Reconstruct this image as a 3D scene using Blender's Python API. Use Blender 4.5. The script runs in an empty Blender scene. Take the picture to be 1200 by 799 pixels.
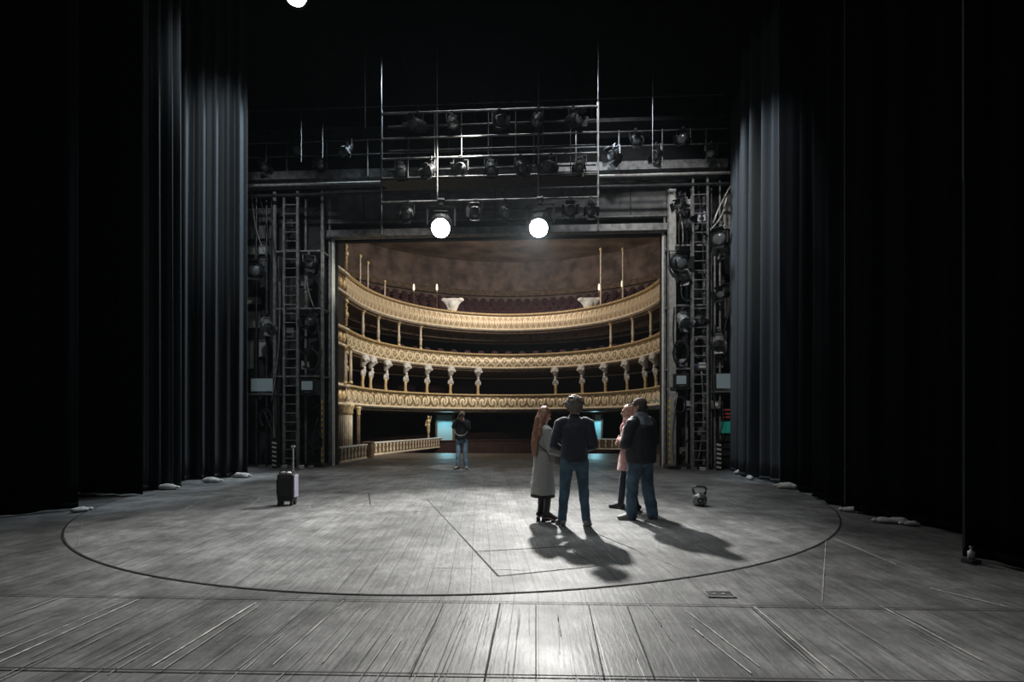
import bpy, bmesh, math, random
from mathutils import Vector, Matrix, noise
C = bpy.context.scene.collection
sc = bpy.context.scene
R = math.radians
V = Vector

# ------------------------------------------------------------------ camera
FPX, HZ, CH, YAW = 560.0, 495.0, 1.45, R(3.07)
CX = 1.4
cam = bpy.data.objects.new('camera', bpy.data.cameras.new('camera'))
C.objects.link(cam)
cam.location = (CX, 0, CH)
cam.rotation_euler = (R(90), 0, YAW)
cam.data.sensor_width = 36
cam.data.lens = FPX / 1200 * 36
cam.data.shift_y = (HZ - 399.5) / 1200
cam.data.clip_end = 200
sc.camera = cam

def cam2w(X, d):
    return (X * math.cos(YAW) - d * math.sin(YAW) + CX, X * math.sin(YAW) + d * math.cos(YAW))
def FP(px, py):                      # floor point seen at a pixel of the photograph
    d = FPX * CH / (py - HZ)
    return cam2w((px - 600) / FPX * d, d)
def PT(px, py, Y):                   # point of the upright plane y = Y
    t = (px - 600) / FPX
    d = Y / (math.cos(YAW) + t * math.sin(YAW))
    x, _ = cam2w(t * d, d)
    return V((x, Y, CH + (HZ - py) / FPX * d))

# ------------------------------------------------------------------ world, light, exposure
w = bpy.data.worlds.new('world'); sc.world = w; w.use_nodes = True
w.node_tree.nodes['Background'].inputs[0].default_value = (.55, .68, .8, 1)
w.node_tree.nodes['Background'].inputs[1].default_value = 0.004
sc.view_settings.view_transform = 'Standard'
sc.view_settings.look = 'None'
sc.view_settings.gamma = 1
sc.view_settings.use_curve_mapping = False
sc.view_settings.exposure = 0.0

def spot(name, loc, aim, power, col, size, rad=.2, blend=.6):
    l = bpy.data.lights.new(name, 'SPOT'); l.energy = power; l.color = col
    l.spot_size = R(size); l.spot_blend = blend; l.shadow_soft_size = rad
    o = bpy.data.objects.new(name, l); C.objects.link(o); o.location = loc
    o.rotation_euler = (V(aim) - V(loc)).to_track_quat('-Z', 'Y').to_euler()
    return o
def area(name, loc, aim, power, col, sx, sy):
    l = bpy.data.lights.new(name, 'AREA'); l.energy = power; l.color = col
    l.shape = 'RECTANGLE'; l.size = sx; l.size_y = sy
    o = bpy.data.objects.new(name, l); C.objects.link(o); o.location = loc
    o.rotation_euler = (V(aim) - V(loc)).to_track_quat('-Z', 'Y').to_euler()
    return o
KEY_B = 9000; KEY_A = 250; KEY_C = 160
spot('stage_fill', (-.5, 1, 13), (.4, 6.4, 0), 1300, (.86, .95, 1), 58, 1.6, 1)  # added fill high on the camera side, no fixture, brightens the people
spot('rear_stage_fill', (-.2, 10.6, 14.5), (-.2, 11.2, 0), 3600, (.93, .98, 1), 56, 1.2, .5)  # added overhead fill for the rear boards, no fixture built
spot('left_curtain_light', (-1.5, 14.6, 12.5), (-7.0, 11.6, 5.6), 5500, (.72, .88, 1), 50, .12, .5)  # unseen lamp above the frame, added to stripe the left folds
spot('right_curtain_light', (1.0, 14.6, 12.5), (7.0, 12.6, 5.8), 4600, (.78, .9, 1), 44, .12, .5)  # unseen lamp above the frame, added for the right folds
spot('right_tower_fill', (2, 8, 12), (6.2, 15.4, 5.5), 2000, (1, .98, .93), 44, .3, .7)  # added lamp out of view, lifts the right tower gear
spot('left_tower_fill', (-4, 8, 12), (-8, 15.4, 5.5), 1300, (.9, .97, 1), 44, .3, .7)  # added lamp out of view, lifts the left tower
spot('header_fill', (3, 10.5, 12.0), (4.2, 15.8, 8.0), 700, (.95, .97, 1), 60, .3, .8)  # added unseen spot that brightens the safety curtain header
spot('house_fill_left', (3.5, 18.6, 10.8), (-5.5, 24, 5.5), 2300, (1, .91, .8), 85, .35, .8)  # added spot hidden above the opening, warms the left tiers
spot('house_fill_right', (-3.5, 18.6, 10.8), (5.0, 26, 5.8), 420, (1, .88, .74), 85, .35, .8)  # weaker added spot hidden above the opening, for the right tiers
area('tier_fill', (0, 22.5, 11.6), (0, 27.5, 6), 330, (1, .86, .76), 2.5, 2.5)  # added warm fill on the tiers; no chandelier is built
spot('opening_edge_fill', (0, 12.5, 9.5), (-5.45, 15.8, 3.0), 2200, (1, .95, .85), 60, .1, .8)  # added unseen spot, brightens the left edge of the opening
area('gallery_fill', (0, 26, 9.2), (0, 31, 12), 110, (1, .88, .8), 5, 1)  # added fill aimed up at the gallery wall
spot('apron_fill', (-.2, 12.0, 9.0), (-.95, 14.9, 1.5), 2600, (1, .92, .88), 14, .1, .6)  # added narrow spot on the person with the camera, no fixture
spot('low_house_fill', (-.5, 17.2, 7.5), (-4.5, 24, 1.2), 1300, (1, .88, .72), 70, .3, .8)  # added unseen spot for the left balustrades and low boxes

# ------------------------------------------------------------------ materials
def mat(name, col, rough=.6, metal=0, spec=.5, noise_amt=0, noise_scale=8, bump=0, emit=None, es=0, stretch=(1, 1, 1), col2=None, sheen=0):
    m = bpy.data.materials.new(name); m.use_nodes = True
    nt = m.node_tree; b = nt.nodes['Principled BSDF']
    b.inputs['Base Color'].default_value = (*col, 1)
    b.inputs['Roughness'].default_value = rough
    b.inputs['Metallic'].default_value = metal
    b.inputs['Specular IOR Level'].default_value = spec
    if sheen: b.inputs['Sheen Weight'].default_value = sheen
    if emit:
        b.inputs['Emission Color'].default_value = (*emit, 1); b.inputs['Emission Strength'].default_value = es
    if noise_amt or bump or col2:
        tc = nt.nodes.new('ShaderNodeTexCoord'); mp = nt.nodes.new('ShaderNodeMapping')
        mp.inputs['Scale'].default_value = stretch
        nt.links.new(tc.outputs['Object'], mp.inputs[0])
        n = nt.nodes.new('ShaderNodeTexNoise'); n.inputs['Scale'].default_value = noise_scale; n.inputs['Detail'].default_value = 5
        nt.links.new(mp.outputs[0], n.inputs['Vector'])
        r = nt.nodes.new('ShaderNodeValToRGB')
        c2 = col2 or tuple(c * (1 + noise_amt) for c in col); c1 = col if col2 else tuple(c * (1 - noise_amt) for c in col)
        r.color_ramp.elements[0].position = .35; r.color_ramp.elements[1].position = .65
        r.color_ramp.elements[0].color = (*c1, 1); r.color_ramp.elements[1].color = (*c2, 1)
        nt.links.new(n.outputs['Fac'], r.inputs[0]); nt.links.new(r.outputs[0], b.inputs['Base Color'])
        if bump:
            bp = nt.nodes.new('ShaderNodeBump'); bp.inputs['Strength'].default_value = bump; bp.inputs['Distance'].default_value = .02
            nt.links.new(n.outputs['Fac'], bp.inputs['Height']); nt.links.new(bp.outputs[0], b.inputs['Normal'])
    return m

def floor_mat(name, board, rot, base, rough):
    m = bpy.data.materials.new(name); m.use_nodes = True
    nt = m.node_tree; b = nt.nodes['Principled BSDF']; L = nt.links.new; N = nt.nodes.new
    tc = N('ShaderNodeTexCoord'); mp = N('ShaderNodeMapping'); mp.inputs['Rotation'].default_value = (0, 0, rot)
    L(tc.outputs['Object'], mp.inputs[0])
    def nz(scale, sx, sy, det=4, off=0):
        q = N('ShaderNodeMapping'); q.inputs['Scale'].default_value = (sx, sy, 1); q.inputs['Location'].default_value = (off, off, 0)
        L(mp.outputs[0], q.inputs[0])
        n = N('ShaderNodeTexNoise'); n.inputs['Scale'].default_value = scale; n.inputs['Detail'].default_value = det
        L(q.outputs[0], n.inputs['Vector']); return n.outputs['Fac']
    def ramp(f, a, bb, ca, cb):
        r = N('ShaderNodeValToRGB'); r.color_ramp.elements[0].position = a; r.color_ramp.elements[1].position = bb
        r.color_ramp.elements[0].color = (ca, ca, ca, 1); r.color_ramp.elements[1].color = (cb, cb, cb, 1)
        L(f, r.inputs[0]); return r.outputs[0]
    def mth(op, a, bb):
        x = N('ShaderNodeMath'); x.operation = op
        for i, v in enumerate((a, bb)):
            if isinstance(v, (int, float)): x.inputs[i].default_value = v
            else: L(v, x.inputs[i])
        return x.outputs[0]
    mot = ramp(nz(9, 1.6, .8, 8, 41), .3, .7, .8, 1.2)
    sep = N('ShaderNodeSeparateXYZ'); L(mp.outputs[0], sep.inputs[0])
    fx = mth('FRACT', mth('DIVIDE', sep.outputs[0], board), 0)
    seam = ramp(fx, .02, .05, .45, 1)                       # dark joint between boards
    idx = mth('FLOOR', mth('DIVIDE', sep.outputs[0], board), 0)
    wn = N('ShaderNodeTexWhiteNoise'); wn.noise_dimensions = '1D'; L(idx, wn.inputs['W'])
    tone = mth('ADD', mth('MULTIPLY', wn.outputs['Value'], .16), .92)
    big = mth('MULTIPLY', ramp(nz(.55, 1, 1, 6), .3, .7, .55, 1.4), ramp(nz(2.6, 1, 1, 8, 31), .35, .65, .7, 1.25))
    grain = ramp(nz(3, 14, .5, 8, 5), .3, .7, .74, 1.24)
    fine = ramp(nz(60, 1, .4, 3, 9), .3, .7, .82, 1.16)
    scr = ramp(nz(2.2, 34, .3, 4, 3), .66, .76, 0, .07)      # long pale scratches
    scr2 = ramp(nz(2.0, .5, 7, 3, 11), .68, .78, 0, .05)
    v = mth('MULTIPLY', mth('MULTIPLY', mth('MULTIPLY', big, grain), mth('MULTIPLY', mth('MULTIPLY', fine, mot), tone)), base)
    v = mth('MULTIPLY', mth('ADD', v, mth('ADD', scr, scr2)), seam)
    cc = N('ShaderNodeCombineColor')
    L(v, cc.inputs[0]); L(mth('MULTIPLY', v, 1.0), cc.inputs[1]); L(mth('MULTIPLY', v, .99), cc.inputs[2])
    L(cc.outputs[0], b.inputs['Base Color'])
    L(ramp(nz(1.5, 1, 1, 5, 20), .3, .7, rough - .04, rough + .14), b.inputs['Roughness'])
    b.inputs['Specular IOR Level'].default_value = .2
    bp = N('ShaderNodeBump'); bp.inputs['Strength'].default_value = .18; bp.inputs['Distance'].default_value = .01
    L(mth('MULTIPLY', mth('ADD', nz(3, 9, .35, 6, 5), nz(40, 1, .25, 3, 9)), seam), bp.inputs['Height']); L(bp.outputs[0], b.inputs['Normal'])
    return m

M = {}
M['floor'] = floor_mat('stage_boards', .2, 0, .125, .45)
M['table'] = floor_mat('turntable_boards', .19, R(-7), .155, .5)
M['apron'] = mat('apron_boards', (.085, .068, .055), .4, noise_amt=.3, noise_scale=2, stretch=(1, 8, 1), bump=.2)
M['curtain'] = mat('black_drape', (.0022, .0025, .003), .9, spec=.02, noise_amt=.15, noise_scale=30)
M['curtain_lit'] = mat('black_drape_lit', (.036, .041, .046), .75, spec=.15, noise_amt=.1, noise_scale=30)  # same black cloth, lamplight put into a paler colour
M['black'] = mat('black_paint', (.012, .012, .013), .5)
M['dark_metal'] = mat('dark_metal', (.05, .052, .055), .45, .5, noise_amt=.3, noise_scale=9)
M['steel'] = mat('grey_steel', (.2, .2, .2), .5, .3, noise_amt=.35, noise_scale=6)
M['pale_steel'] = mat('pale_steel', (.42, .41, .39), .45, .4, noise_amt=.2)
M['grey_wall'] = mat('grey_plaster', (.11, .11, .11), .8, noise_amt=.35, noise_scale=2.5, bump=.1)
M['dark_wall'] = mat('dark_plaster', (.02, .02, .022), .85, noise_amt=.3, noise_scale=2)
M['pale_panel'] = mat('pale_panel', (.38, .38, .36), .6, noise_amt=.2, noise_scale=4)
M['rubber'] = mat('black_rubber', (.015, .015, .015), .65)
M['screen'] = mat('grey_screen_glass', (.25, .3, .32), .15, spec=.8, emit=(.55, .75, .8), es=.05)
M['yellow'] = mat('yellow_tape', (.75, .55, .05), .5)
M['white'] = mat('white_paint', (.7, .7, .66), .55, noise_amt=.12)
M['cream'] = mat('cream_plaster', (.72, .64, .5), .55, noise_amt=.2, noise_scale=6, bump=.1)
M['gold'] = mat('gilded_plaster', (.7, .54, .3), .42, .2, noise_amt=.35, noise_scale=14, bump=.2)
M['dark_gold'] = mat('brown_plaster', (.16, .105, .06), .6, noise_amt=.4, noise_scale=5, bump=.2)
M['redwall'] = mat('dark_red_wallpaper', (.035, .014, .014), .8, noise_amt=.3, noise_scale=3)
M['brown'] = mat('brown_fresco', (.22, .165, .135), .8, noise_amt=.45, noise_scale=1.2)
M['ceil'] = mat('painted_ceiling', (.32, .23, .16), .8, noise_amt=.5, noise_scale=.6)
M['seat'] = mat('dark_red_velvet', (.06, .018, .022), .8, noise_amt=.2, sheen=.3)
M['lens_on'] = mat('lit_lens', (1, .97, .9), .2, emit=(1, .97, .9), es=60)
M['lens_off'] = mat('dark_lens', (.12, .13, .14), .08, spec=.9)
M['lamp_warm'] = mat('lit_lamp_glass', (1, .85, .6), .3, emit=(1, .8, .5), es=2.2)
M['skin'] = mat('skin', (.5, .3, .22), .5, noise_amt=.08)
M['auburn'] = mat('auburn_hair', (.26, .125, .075), .45, noise_amt=.4, noise_scale=40, stretch=(1, 1, .08), bump=.5)
M['grey_hair'] = mat('greying_brown_hair', (.16, .13, .1), .6, noise_amt=.5, noise_scale=60, bump=.6)
M['blond'] = mat('strawberry_blond_hair', (.45, .24, .17), .5, noise_amt=.3, noise_scale=40, bump=.5)
M['dark_hair'] = mat('dark_hair', (.03, .022, .018), .55, noise_amt=.3, noise_scale=50, bump=.5)
M['pale_hair'] = mat('pale_grey_hair', (.42, .34, .28), .6, noise_amt=.3, noise_scale=50, bump=.5)
M['coat_grey'] = mat('grey_wool', (.32, .305, .28), .85, noise_amt=.12, noise_scale=80, bump=.3, sheen=.3)
M['skirt'] = mat('black_skirt_cloth', (.02, .016, .016), .8)
M['boot'] = mat('black_leather', (.02, .019, .02), .4)
M['shirt'] = mat('dark_navy_cotton', (.014, .017, .03), .8, noise_amt=.15, noise_scale=50, bump=.2, sheen=.2)
M['jeans'] = mat('blue_denim', (.05, .095, .135), .8, noise_amt=.35, noise_scale=7, bump=.25)
M['jeans_light'] = mat('washed_denim', (.2, .32, .42), .8, noise_amt=.35, noise_scale=7, bump=.25)
M['jacket'] = mat('black_padded_cloth', (.012, .013, .015), .65, noise_amt=.2, noise_scale=20, bump=.3)
M['yoke'] = mat('black_padded_lit', (.12, .13, .14), .7, noise_amt=.2, noise_scale=20, bump=.3)  # black jacket cloth, light on the shoulders put in as grey
M['pink'] = mat('dusty_pink_wool', (.36, .18, .165), .8, noise_amt=.15, noise_scale=20, sheen=.3)
M['scarf'] = mat('rose_scarf_cloth', (.5, .26, .24), .8, noise_amt=.2, noise_scale=20, bump=.3)
M['cap'] = mat('brown_cap_cloth', (.07, .045, .04), .8, noise_amt=.2, noise_scale=30)
M['shoe'] = mat('grey_shoe_leather', (.2, .19, .18), .6, noise_amt=.2)
M['sole'] = mat('pale_shoe_sole', (.3, .28, .26), .6)
M['eye'] = mat('eye', (.05, .035, .03), .2)
M['sack'] = mat('pale_canvas', (.45, .44, .42), .8, noise_amt=.3, noise_scale=9, bump=.3)
M['iron'] = mat('worn_cast_iron', (.2, .2, .195), .35, .55, noise_amt=.4, noise_scale=14, bump=.15)
M['teal'] = mat('teal_backlit_panel', (.02, .25, .2), .4, emit=(.05, .8, .6), es=.06)
M['red'] = mat('red_plastic', (.5, .09, .07), .5)
M['lilac'] = mat('lilac_grey_plastic', (.35, .34, .42), .5)
M['blue_lobby'] = mat('pale_lobby_wall', (.5, .7, .75), .7)
M['seam'] = mat('dark_floor_joint', (.008, .008, .008), .9)
M['scuff'] = mat('chalky_scuff', (.42, .42, .4), .8, noise_amt=.35, noise_scale=5)
M['scuff_dim'] = mat('worn_scuff', (.21, .21, .205), .8, noise_amt=.4, noise_scale=5)

# ------------------------------------------------------------------ mesh kit
class MB:
    def __init__(s): s.v = []; s.f = []
    def add(s, vs, fs):
        o = len(s.v); s.v += [tuple(p) for p in vs]; s.f += [tuple(i + o for i in f) for f in fs]; return s
    def box(s, c, d, rot=None):
        hx, hy, hz = d[0] / 2, d[1] / 2, d[2] / 2; c = V(c)
        P = [V((x, y, z)) for z in (-hz, hz) for y in (-hy, hy) for x in (-hx, hx)]
        if rot: P = [rot @ p for p in P]
        return s.add([c + p for p in P], [(0, 2, 3, 1), (4, 5, 7, 6), (0, 1, 5, 4), (2, 6, 7, 3), (0, 4, 6, 2), (1, 3, 7, 5)])
    def bar(s, a, b, t, t2=None):                       # square bar between two points
        a, b = V(a), V(b); t2 = t2 or t
        q = (b - a).to_track_quat('Z', 'Y').to_matrix()
        return s.box((a + b) / 2, (t, t2, (b - a).length), q)
    def cyl(s, a, b, r1, r2=None, n=12):
        a, b = V(a), V(b); r2 = r1 if r2 is None else r2
        q = (b - a).to_track_quat('Z', 'Y').to_matrix(); vs = []
        for p, r in ((a, r1), (b, r2)):
            vs += [p + q @ V((r * math.cos(2 * math.pi * i / n), r * math.sin(2 * math.pi * i / n), 0)) for i in range(n)]
        fs = [(i, (i + 1) % n, n + (i + 1) % n, n + i) for i in range(n)] + [tuple(range(n))[::-1], tuple(range(n, 2 * n))]
        return s.add(vs, fs)
    def tube(s, pts, r, n=6):
        pts = [V(p) for p in pts]; vs = []; fs = []
        for i, p in enumerate(pts):
            t = (pts[min(i + 1, len(pts) - 1)] - pts[max(i - 1, 0)]).normalized()
            u = t.cross(V((0, 0, 1)) if abs(t.z) < .95 else V((1, 0, 0))).normalized(); k = t.cross(u)
            vs += [p + r * (u * math.cos(2 * math.pi * j / n) + k * math.sin(2 * math.pi * j / n)) for j in range(n)]
        for i in range(len(pts) - 1):
            for j in range(n):
                fs.append((i * n + j, i * n + (j + 1) % n, (i + 1) * n + (j + 1) % n, (i + 1) * n + j))
        fs += [tuple(range(n))[::-1], tuple(range((len(pts) - 1) * n, len(pts) * n))]
        return s.add(vs, fs)
    def lathe(s, prof, c=(0, 0, 0), n=14, axis=None):
        c = V(c); vs = []; fs = []; q = axis.to_track_quat('Z', 'Y').to_matrix() if axis else Matrix.Identity(3)
        for r, z in prof:
            vs += [c + q @ V((r * math.cos(2 * math.pi * j / n), r * math.sin(2 * math.pi * j / n), z)) for j in range(n)]
        for i in range(len(prof) - 1):
            for j in range(n):
                fs.append((i * n + j, i * n + (j + 1) % n, (i + 1) * n + (j + 1) % n, (i + 1) * n + j))
        fs += [tuple(range(n))[::-1], tuple(range((len(prof) - 1) * n, len(prof) * n))]
        return s.add(vs, fs)
    def loft(s, st, side=(1, 0, 0), n=16, flat=0):              # stations (centre, a, b); ends closed with domes
        side = V(side).normalized(); st = [(V(c), a, b) for c, a, b in st]
        ax0 = (st[1][0] - st[0][0]).normalized(); ax1 = (st[-1][0] - st[-2][0]).normalized(); S = []
        c, a, b = st[0]; m = min(a, b)
        for k in (() if flat else (.1, .45, .75)): S.append((c - ax0 * m * math.cos(math.asin(k)), a * k, b * k, ax0))
        for i, (c, a, b) in enumerate(st):
            t = (st[min(i + 1, len(st) - 1)][0] - st[max(i - 1, 0)][0]).normalized(); S.append((c, a, b, t))
        c, a, b = st[-1]; m = min(a, b)
        for k in (.75, .45, .1): S.append((c + ax1 * m * math.cos(math.asin(k)), a * k, b * k, ax1))
        vs = []; fs = []
        for c, a, b, t in S:
            u = (side - t * side.dot(t))
            if u.length < .05: u = V((0, 1, 0)) - t * t.y
            u.normalize(); k = t.cross(u)
            vs += [c + u * a * math.cos(2 * math.pi * j / n) + k * b * math.sin(2 * math.pi * j / n) for j in range(n)]
        for i in range(len(S) - 1):
            for j in range(n):
                fs.append((i * n + j, i * n + (j + 1) % n, (i + 1) * n + (j + 1) % n, (i + 1) * n + j))
        fs += [tuple(range(n))[::-1], tuple(range((len(S) - 1) * n, len(S) * n))]
        return s.add(vs, fs)
    def cap(s, a, b, r1, r2, n=12): return s.loft([(a, r1, r1), (b, r2, r2)], n=n)
    def ell(s, c, r, rot=None, n=16):
        c = V(c); vs = []; fs = []; m = 10
        for i in range(1, m):
            th = math.pi * i / m
            for j in range(n):
                p = V((r[0] * math.sin(th) * math.cos(2 * math.pi * j / n), r[1] * math.sin(th) * math.sin(2 * math.pi * j / n), -r[2] * math.cos(th)))
                vs.append(c + (rot @ p if rot else p))
        for i in range(m - 2):
            for j in range(n):
                fs.append((i * n + j, i * n + (j + 1) % n, (i + 1) * n + (j + 1) % n, (i + 1) * n + j))
        fs += [tuple(range(n))[::-1], tuple(range((m - 2) * n, (m - 1) * n))]
        return s.add(vs, fs)
    def build(s, name, m, parent=None, smooth=False, bevel=0, remesh=0, sm=0, disp=0, dscale=.15):
        me = bpy.data.meshes.new(name); me.from_pydata(s.v, [], s.f); me.update()
        bm = bmesh.new(); bm.from_mesh(me); bmesh.ops.recalc_face_normals(bm, faces=bm.faces); bm.to_mesh(me); bm.free()
        me.materials.append(M[m] if isinstance(m, str) else m)
        if smooth or remesh:
            for p in me.polygons: p.use_smooth = True
        o = bpy.data.objects.new(name, me); C.objects.link(o)
        if parent: o.parent = parent
        if bevel:
            b = o.modifiers.new('bevel', 'BEVEL'); b.width = bevel; b.segments = 2
        if remesh:
            r = o.modifiers.new('remesh', 'REMESH'); r.mode = 'VOXEL'; r.voxel_size = remesh; r.use_smooth_shade = True
            if sm:
                q = o.modifiers.new('smooth', 'SMOOTH'); q.factor = .5; q.iterations = sm
            if disp:
                t = bpy.data.textures.new(name + '_folds', 'CLOUDS'); t.noise_scale = dscale; t.noise_depth = 2
                dd = o.modifiers.new('folds', 'DISPLACE'); dd.texture = t; dd.strength = disp; dd.mid_level = .5
        return o

def tag(o, label, cat, group=None, kind=None):
    o['label'] = label; o['category'] = cat
    if group: o['group'] = group
    if kind: o['kind'] = kind
    return o
def thing(name, label, cat, loc=(0, 0, 0), rz=0, group=None):
    o = bpy.data.objects.new(name, None); C.objects.link(o); o.empty_display_size = .1
    o.location = loc; o.rotation_euler = (0, 0, rz)
    return tag(o, label, cat, group)
def struct(o): o['kind'] = 'structure'; return o
def dup(root, loc, rz=None, label=None, group=None):
    r = root.copy(); C.objects.link(r); r.location = loc
    if rz is not None: r.rotation_euler = (r.rotation_euler[0], r.rotation_euler[1], rz)
    if label: r['label'] = label
    if group: r['group'] = group
    for ch in list(root.children):
        c = ch.copy(); C.objects.link(c); c.parent = r
        for g in list(ch.children):
            d = g.copy(); C.objects.link(d); d.parent = c
    return r

# ------------------------------------------------------------------ stage shell
PY = 15.95                                             # stage side of the proscenium
TC, TR = (0.0, 10.75), 6.8
mb = MB(); mb.box((0, 7.0, -.15), (30, 24, .3)); mb.v = mb.v
fl = struct(mb.build('floor', 'floor'))
mb = MB(); mb.box((0, 20.7, -.15), (15.5, 3.4, .3)); ap = struct(mb.build('floor_apron', 'apron'))
# turntable, flush with the boards
n = 160
mb = MB(); mb.lathe([(TR, -.02), (TR, .004), (TR - .01, .006), (0.01, .006)], (0, 0, 0), n=n)
tt = mb.build('turntable', 'table'); tt.location = (TC[0], TC[1], 0)
tag(tt, 'round wooden revolving stage disc set flush into the grey floor', 'revolving stage')
def ring(r1, r2, z):
    q = MB(); vs = []; fs = []
    for i in range(n):
        a = 2 * math.pi * i / n
        vs += [(r1 * math.cos(a), r1 * math.sin(a), z), (r2 * math.cos(a), r2 * math.sin(a), z)]
    for i in range(n):
        j = (i + 1) % n; fs.append((2 * i, 2 * i + 1, 2 * j + 1, 2 * j))
    return q.add(vs, fs)
ring(TR - .006, TR + .014, .0075).build('rim_joint', 'seam', tt)
# joints and scuffs on the boards
def strip(q, a, b, wd, z=.0095, wob=0, seg=1):
    a, b = V((*a, z)), V((*b, z)); t = (b - a).normalized(); nn = V((-t.y, t.x, 0)); pts = []
    for i in range(seg + 1):
        p = a.lerp(b, i / seg); ww = wd * (1 + (wob and random.uniform(-.5, .5)))
        p = p + nn * random.uniform(-1, 1) * wob
        pts.append((p - nn * ww / 2, p + nn * ww / 2))
    vs = [x for pr in pts for x in pr]
    return q.add(vs, [(2 * i, 2 * i + 2, 2 * i + 3, 2 * i + 1) for i in range(seg)])
random.seed(4)
js = MB()
def sline(p, q_, wd, mbx=js, **k): strip(mbx, FP(*p), FP(*q_), wd, **k)
sline((-40, 697), (1240, 716), .012)
sline((-60, 783), (1260, 802), .014)
sline((586, 708), (568, 797), .012); sline((628, 709), (628, 797), .007); sline((690, 710), (708, 796), .008)
sline((735, 711), (767, 796), .009); sline((520, 708), (480, 796), .006)
sline((250, 705), (60, 800), .006); sline((880, 712), (955, 780), .006)
tj = MB()
sline((540, 628), (584, 676), .018, tj); sline((500, 585), (540, 628), .012, tj)
sline((557, 647), (662, 641), .014, tj); sline((584, 676), (700, 664), .014, tj); sline((662, 641), (700, 664), .008, tj); sline((690, 622), (745, 645), .01, tj)
sline((432, 578), (434, 592), .02, tj)
js.build('board_joint', 'seam', fl); 
o = tj.build('board_joint', 'seam', tt); o.location = (-TC[0], -TC[1], 0)
sm_ = MB(); sd = MB()
for a, b, wd in [((163, 703), (-5, 779), .009), ((150, 703), (-5, 769), .005), ((300, 707), (178, 782), .01), ((397, 712), (320, 780), .006),
                 ((802, 715), (890, 782), .005), ((1030, 710), (1150, 775), .007), ((978, 632), (1050, 662), .009),
                 ((968, 634), (963, 705), .004), ((884, 712), (975, 790), .008), ((1090, 690), (1180, 712), .01), ((810, 735), (880, 790), .006)]:
    strip(sm_, FP(*a), FP(*b), wd, wob=.0015, seg=30)
st_ = MB()
for a, b, wd in [((690, 622), (800, 668), .016), ((145, 600), (172, 590), .03), ((212, 600), (238, 585), .03), ((290, 597), (306, 583), .03),
                 ((905, 623), (935, 612), .02), ((930, 633), (880, 617), .015), ((362, 596), (368, 580), .02), ((322, 627), (395, 612), .02),
                 ((100, 602), (90, 640), .012), ((180, 588), (260, 577), .03), ((470, 555), (486, 566), .02)]:
    strip(st_, FP(*a), FP(*b), wd * .6, wob=.003, seg=14)
for k in range(150):                                     # fine worn streaks that follow the boards
    x = random.uniform(-7, 9); y = random.uniform(1.9, 3.5); ln = random.uniform(.2, 1.1)
    strip(sd, (x, y), (x + random.uniform(-.02, .02), min(y + ln, 3.86)), random.uniform(.003, .008), wob=.002, seg=8)
for k in range(150):
    a = random.uniform(0, 2 * math.pi); r = random.uniform(0, 6.2); x, y = r * math.cos(a), r * math.sin(a) + TC[1]
    an = random.choice([R(83), R(97), R(90), R(60), R(5)]) + random.gauss(0, .1); ln = random.uniform(.2, 1.0)
    if math.hypot(x + ln * math.cos(an), y + ln * math.sin(an) - TC[1]) < 6.7:
        strip(st_, (x, y), (x + ln * math.cos(an), y + ln * math.sin(an)), random.uniform(.003, .009), wob=.002, seg=6)
sm_.build('scuff_mark', 'scuff', fl)['kind'] = 'stuff'
sd.build('scuff_mark', 'scuff_dim', fl)['kind'] = 'stuff'
o = st_.build('scuff_mark', 'scuff_dim', tt); o.location = (-TC[0], -TC[1], 0); o['kind'] = 'stuff'
# floor hatch
hx, hy = FP(843, 697)
h = thing('floor_socket_hatch', 'small dark metal socket hatch let into the floor near the right curtains', 'floor hatch', (hx, hy, 0))
MB().box((0, 0, .004), (.2, .12, .008)).build('lid', 'dark_metal', h)
q = MB(); q.box((0, .065, .005), (.23, .012, .012)); q.box((0, -.065, .005), (.23, .012, .012)); q.box((.11, 0, .005), (.012, .13, .012)); q.box((-.11, 0, .005), (.012, .13, .012))
q.build('frame', 'steel', h)
for sx in (-.04, .03): MB().cyl((sx, 0, .008), (sx, 0, .013), .012).build('socket', 'pale_steel', h)

# stage house walls
struct(MB().box((-14.2, 6.5, 8), (.4, 19, 16.6)).build('wall_left', 'dark_wall'))
struct(MB().box((14.2, 6.5, 8), (.4, 19, 16.6)).build('wall_right', 'dark_wall'))
struct(MB().box((0, -3.1, 8), (28.4, .4, 16.6)).build('wall_rear', 'dark_wall'))
struct(MB().box((0, 7, 16.5), (30, 24, .4)).build('ceiling', 'dark_wall'))
OH, OT = 5.45, 7.6                                      # opening half width and height
q = MB(); q.box((-OH - 4.25, PY + .08, 8), (8.5, .16, 16.6)); q.box((OH + 4.25, PY + .08, 8), (8.5, .16, 16.6)); q.box((0, PY + .08, (OT + 16.3) / 2), (2 * OH, .16, 16.3 - OT))
struct(q.build('wall_proscenium', 'dark_wall'))
# dark returns and metal edging of the opening
for sx, lab in ((-1, 'left'), (1, 'right')):
    t = thing('safety_curtain_guide', 'dark steel guide with a lit edge strip at the %s side of the stage opening' % lab, 'curtain guide', (sx * OH, PY - .12, 0))
    MB().box((sx * .28, 0, 3.9), (.5, .22, 7.8)).build('channel', 'black', t)
    MB().box((sx * .02, -.08, 3.8), (.07, .1, 7.6), None).build('lit_guide_edge', 'white', t)  # white colour stands for light on the bare metal edge
t = thing('safety_curtain', 'raised grey safety curtain above the stage opening', 'safety curtain', (0, PY - .2, OT))
MB().box((0, 0, 1.05), (2 * OH + .5, .12, 1.1)).build('panel', 'grey_wall', t)
MB().box((0, -.1, .12), (2 * OH + .7, .3, .22)).build('bottom_beam', 'steel', t)
MB().box((0, -.09, .52), (2 * OH + .5, .08, .04)).build('rib', 'steel', t)
MB().box((0, -.09, 1.58), (2 * OH + .5, .08, .06)).build('rib', 'steel', t)
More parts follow.
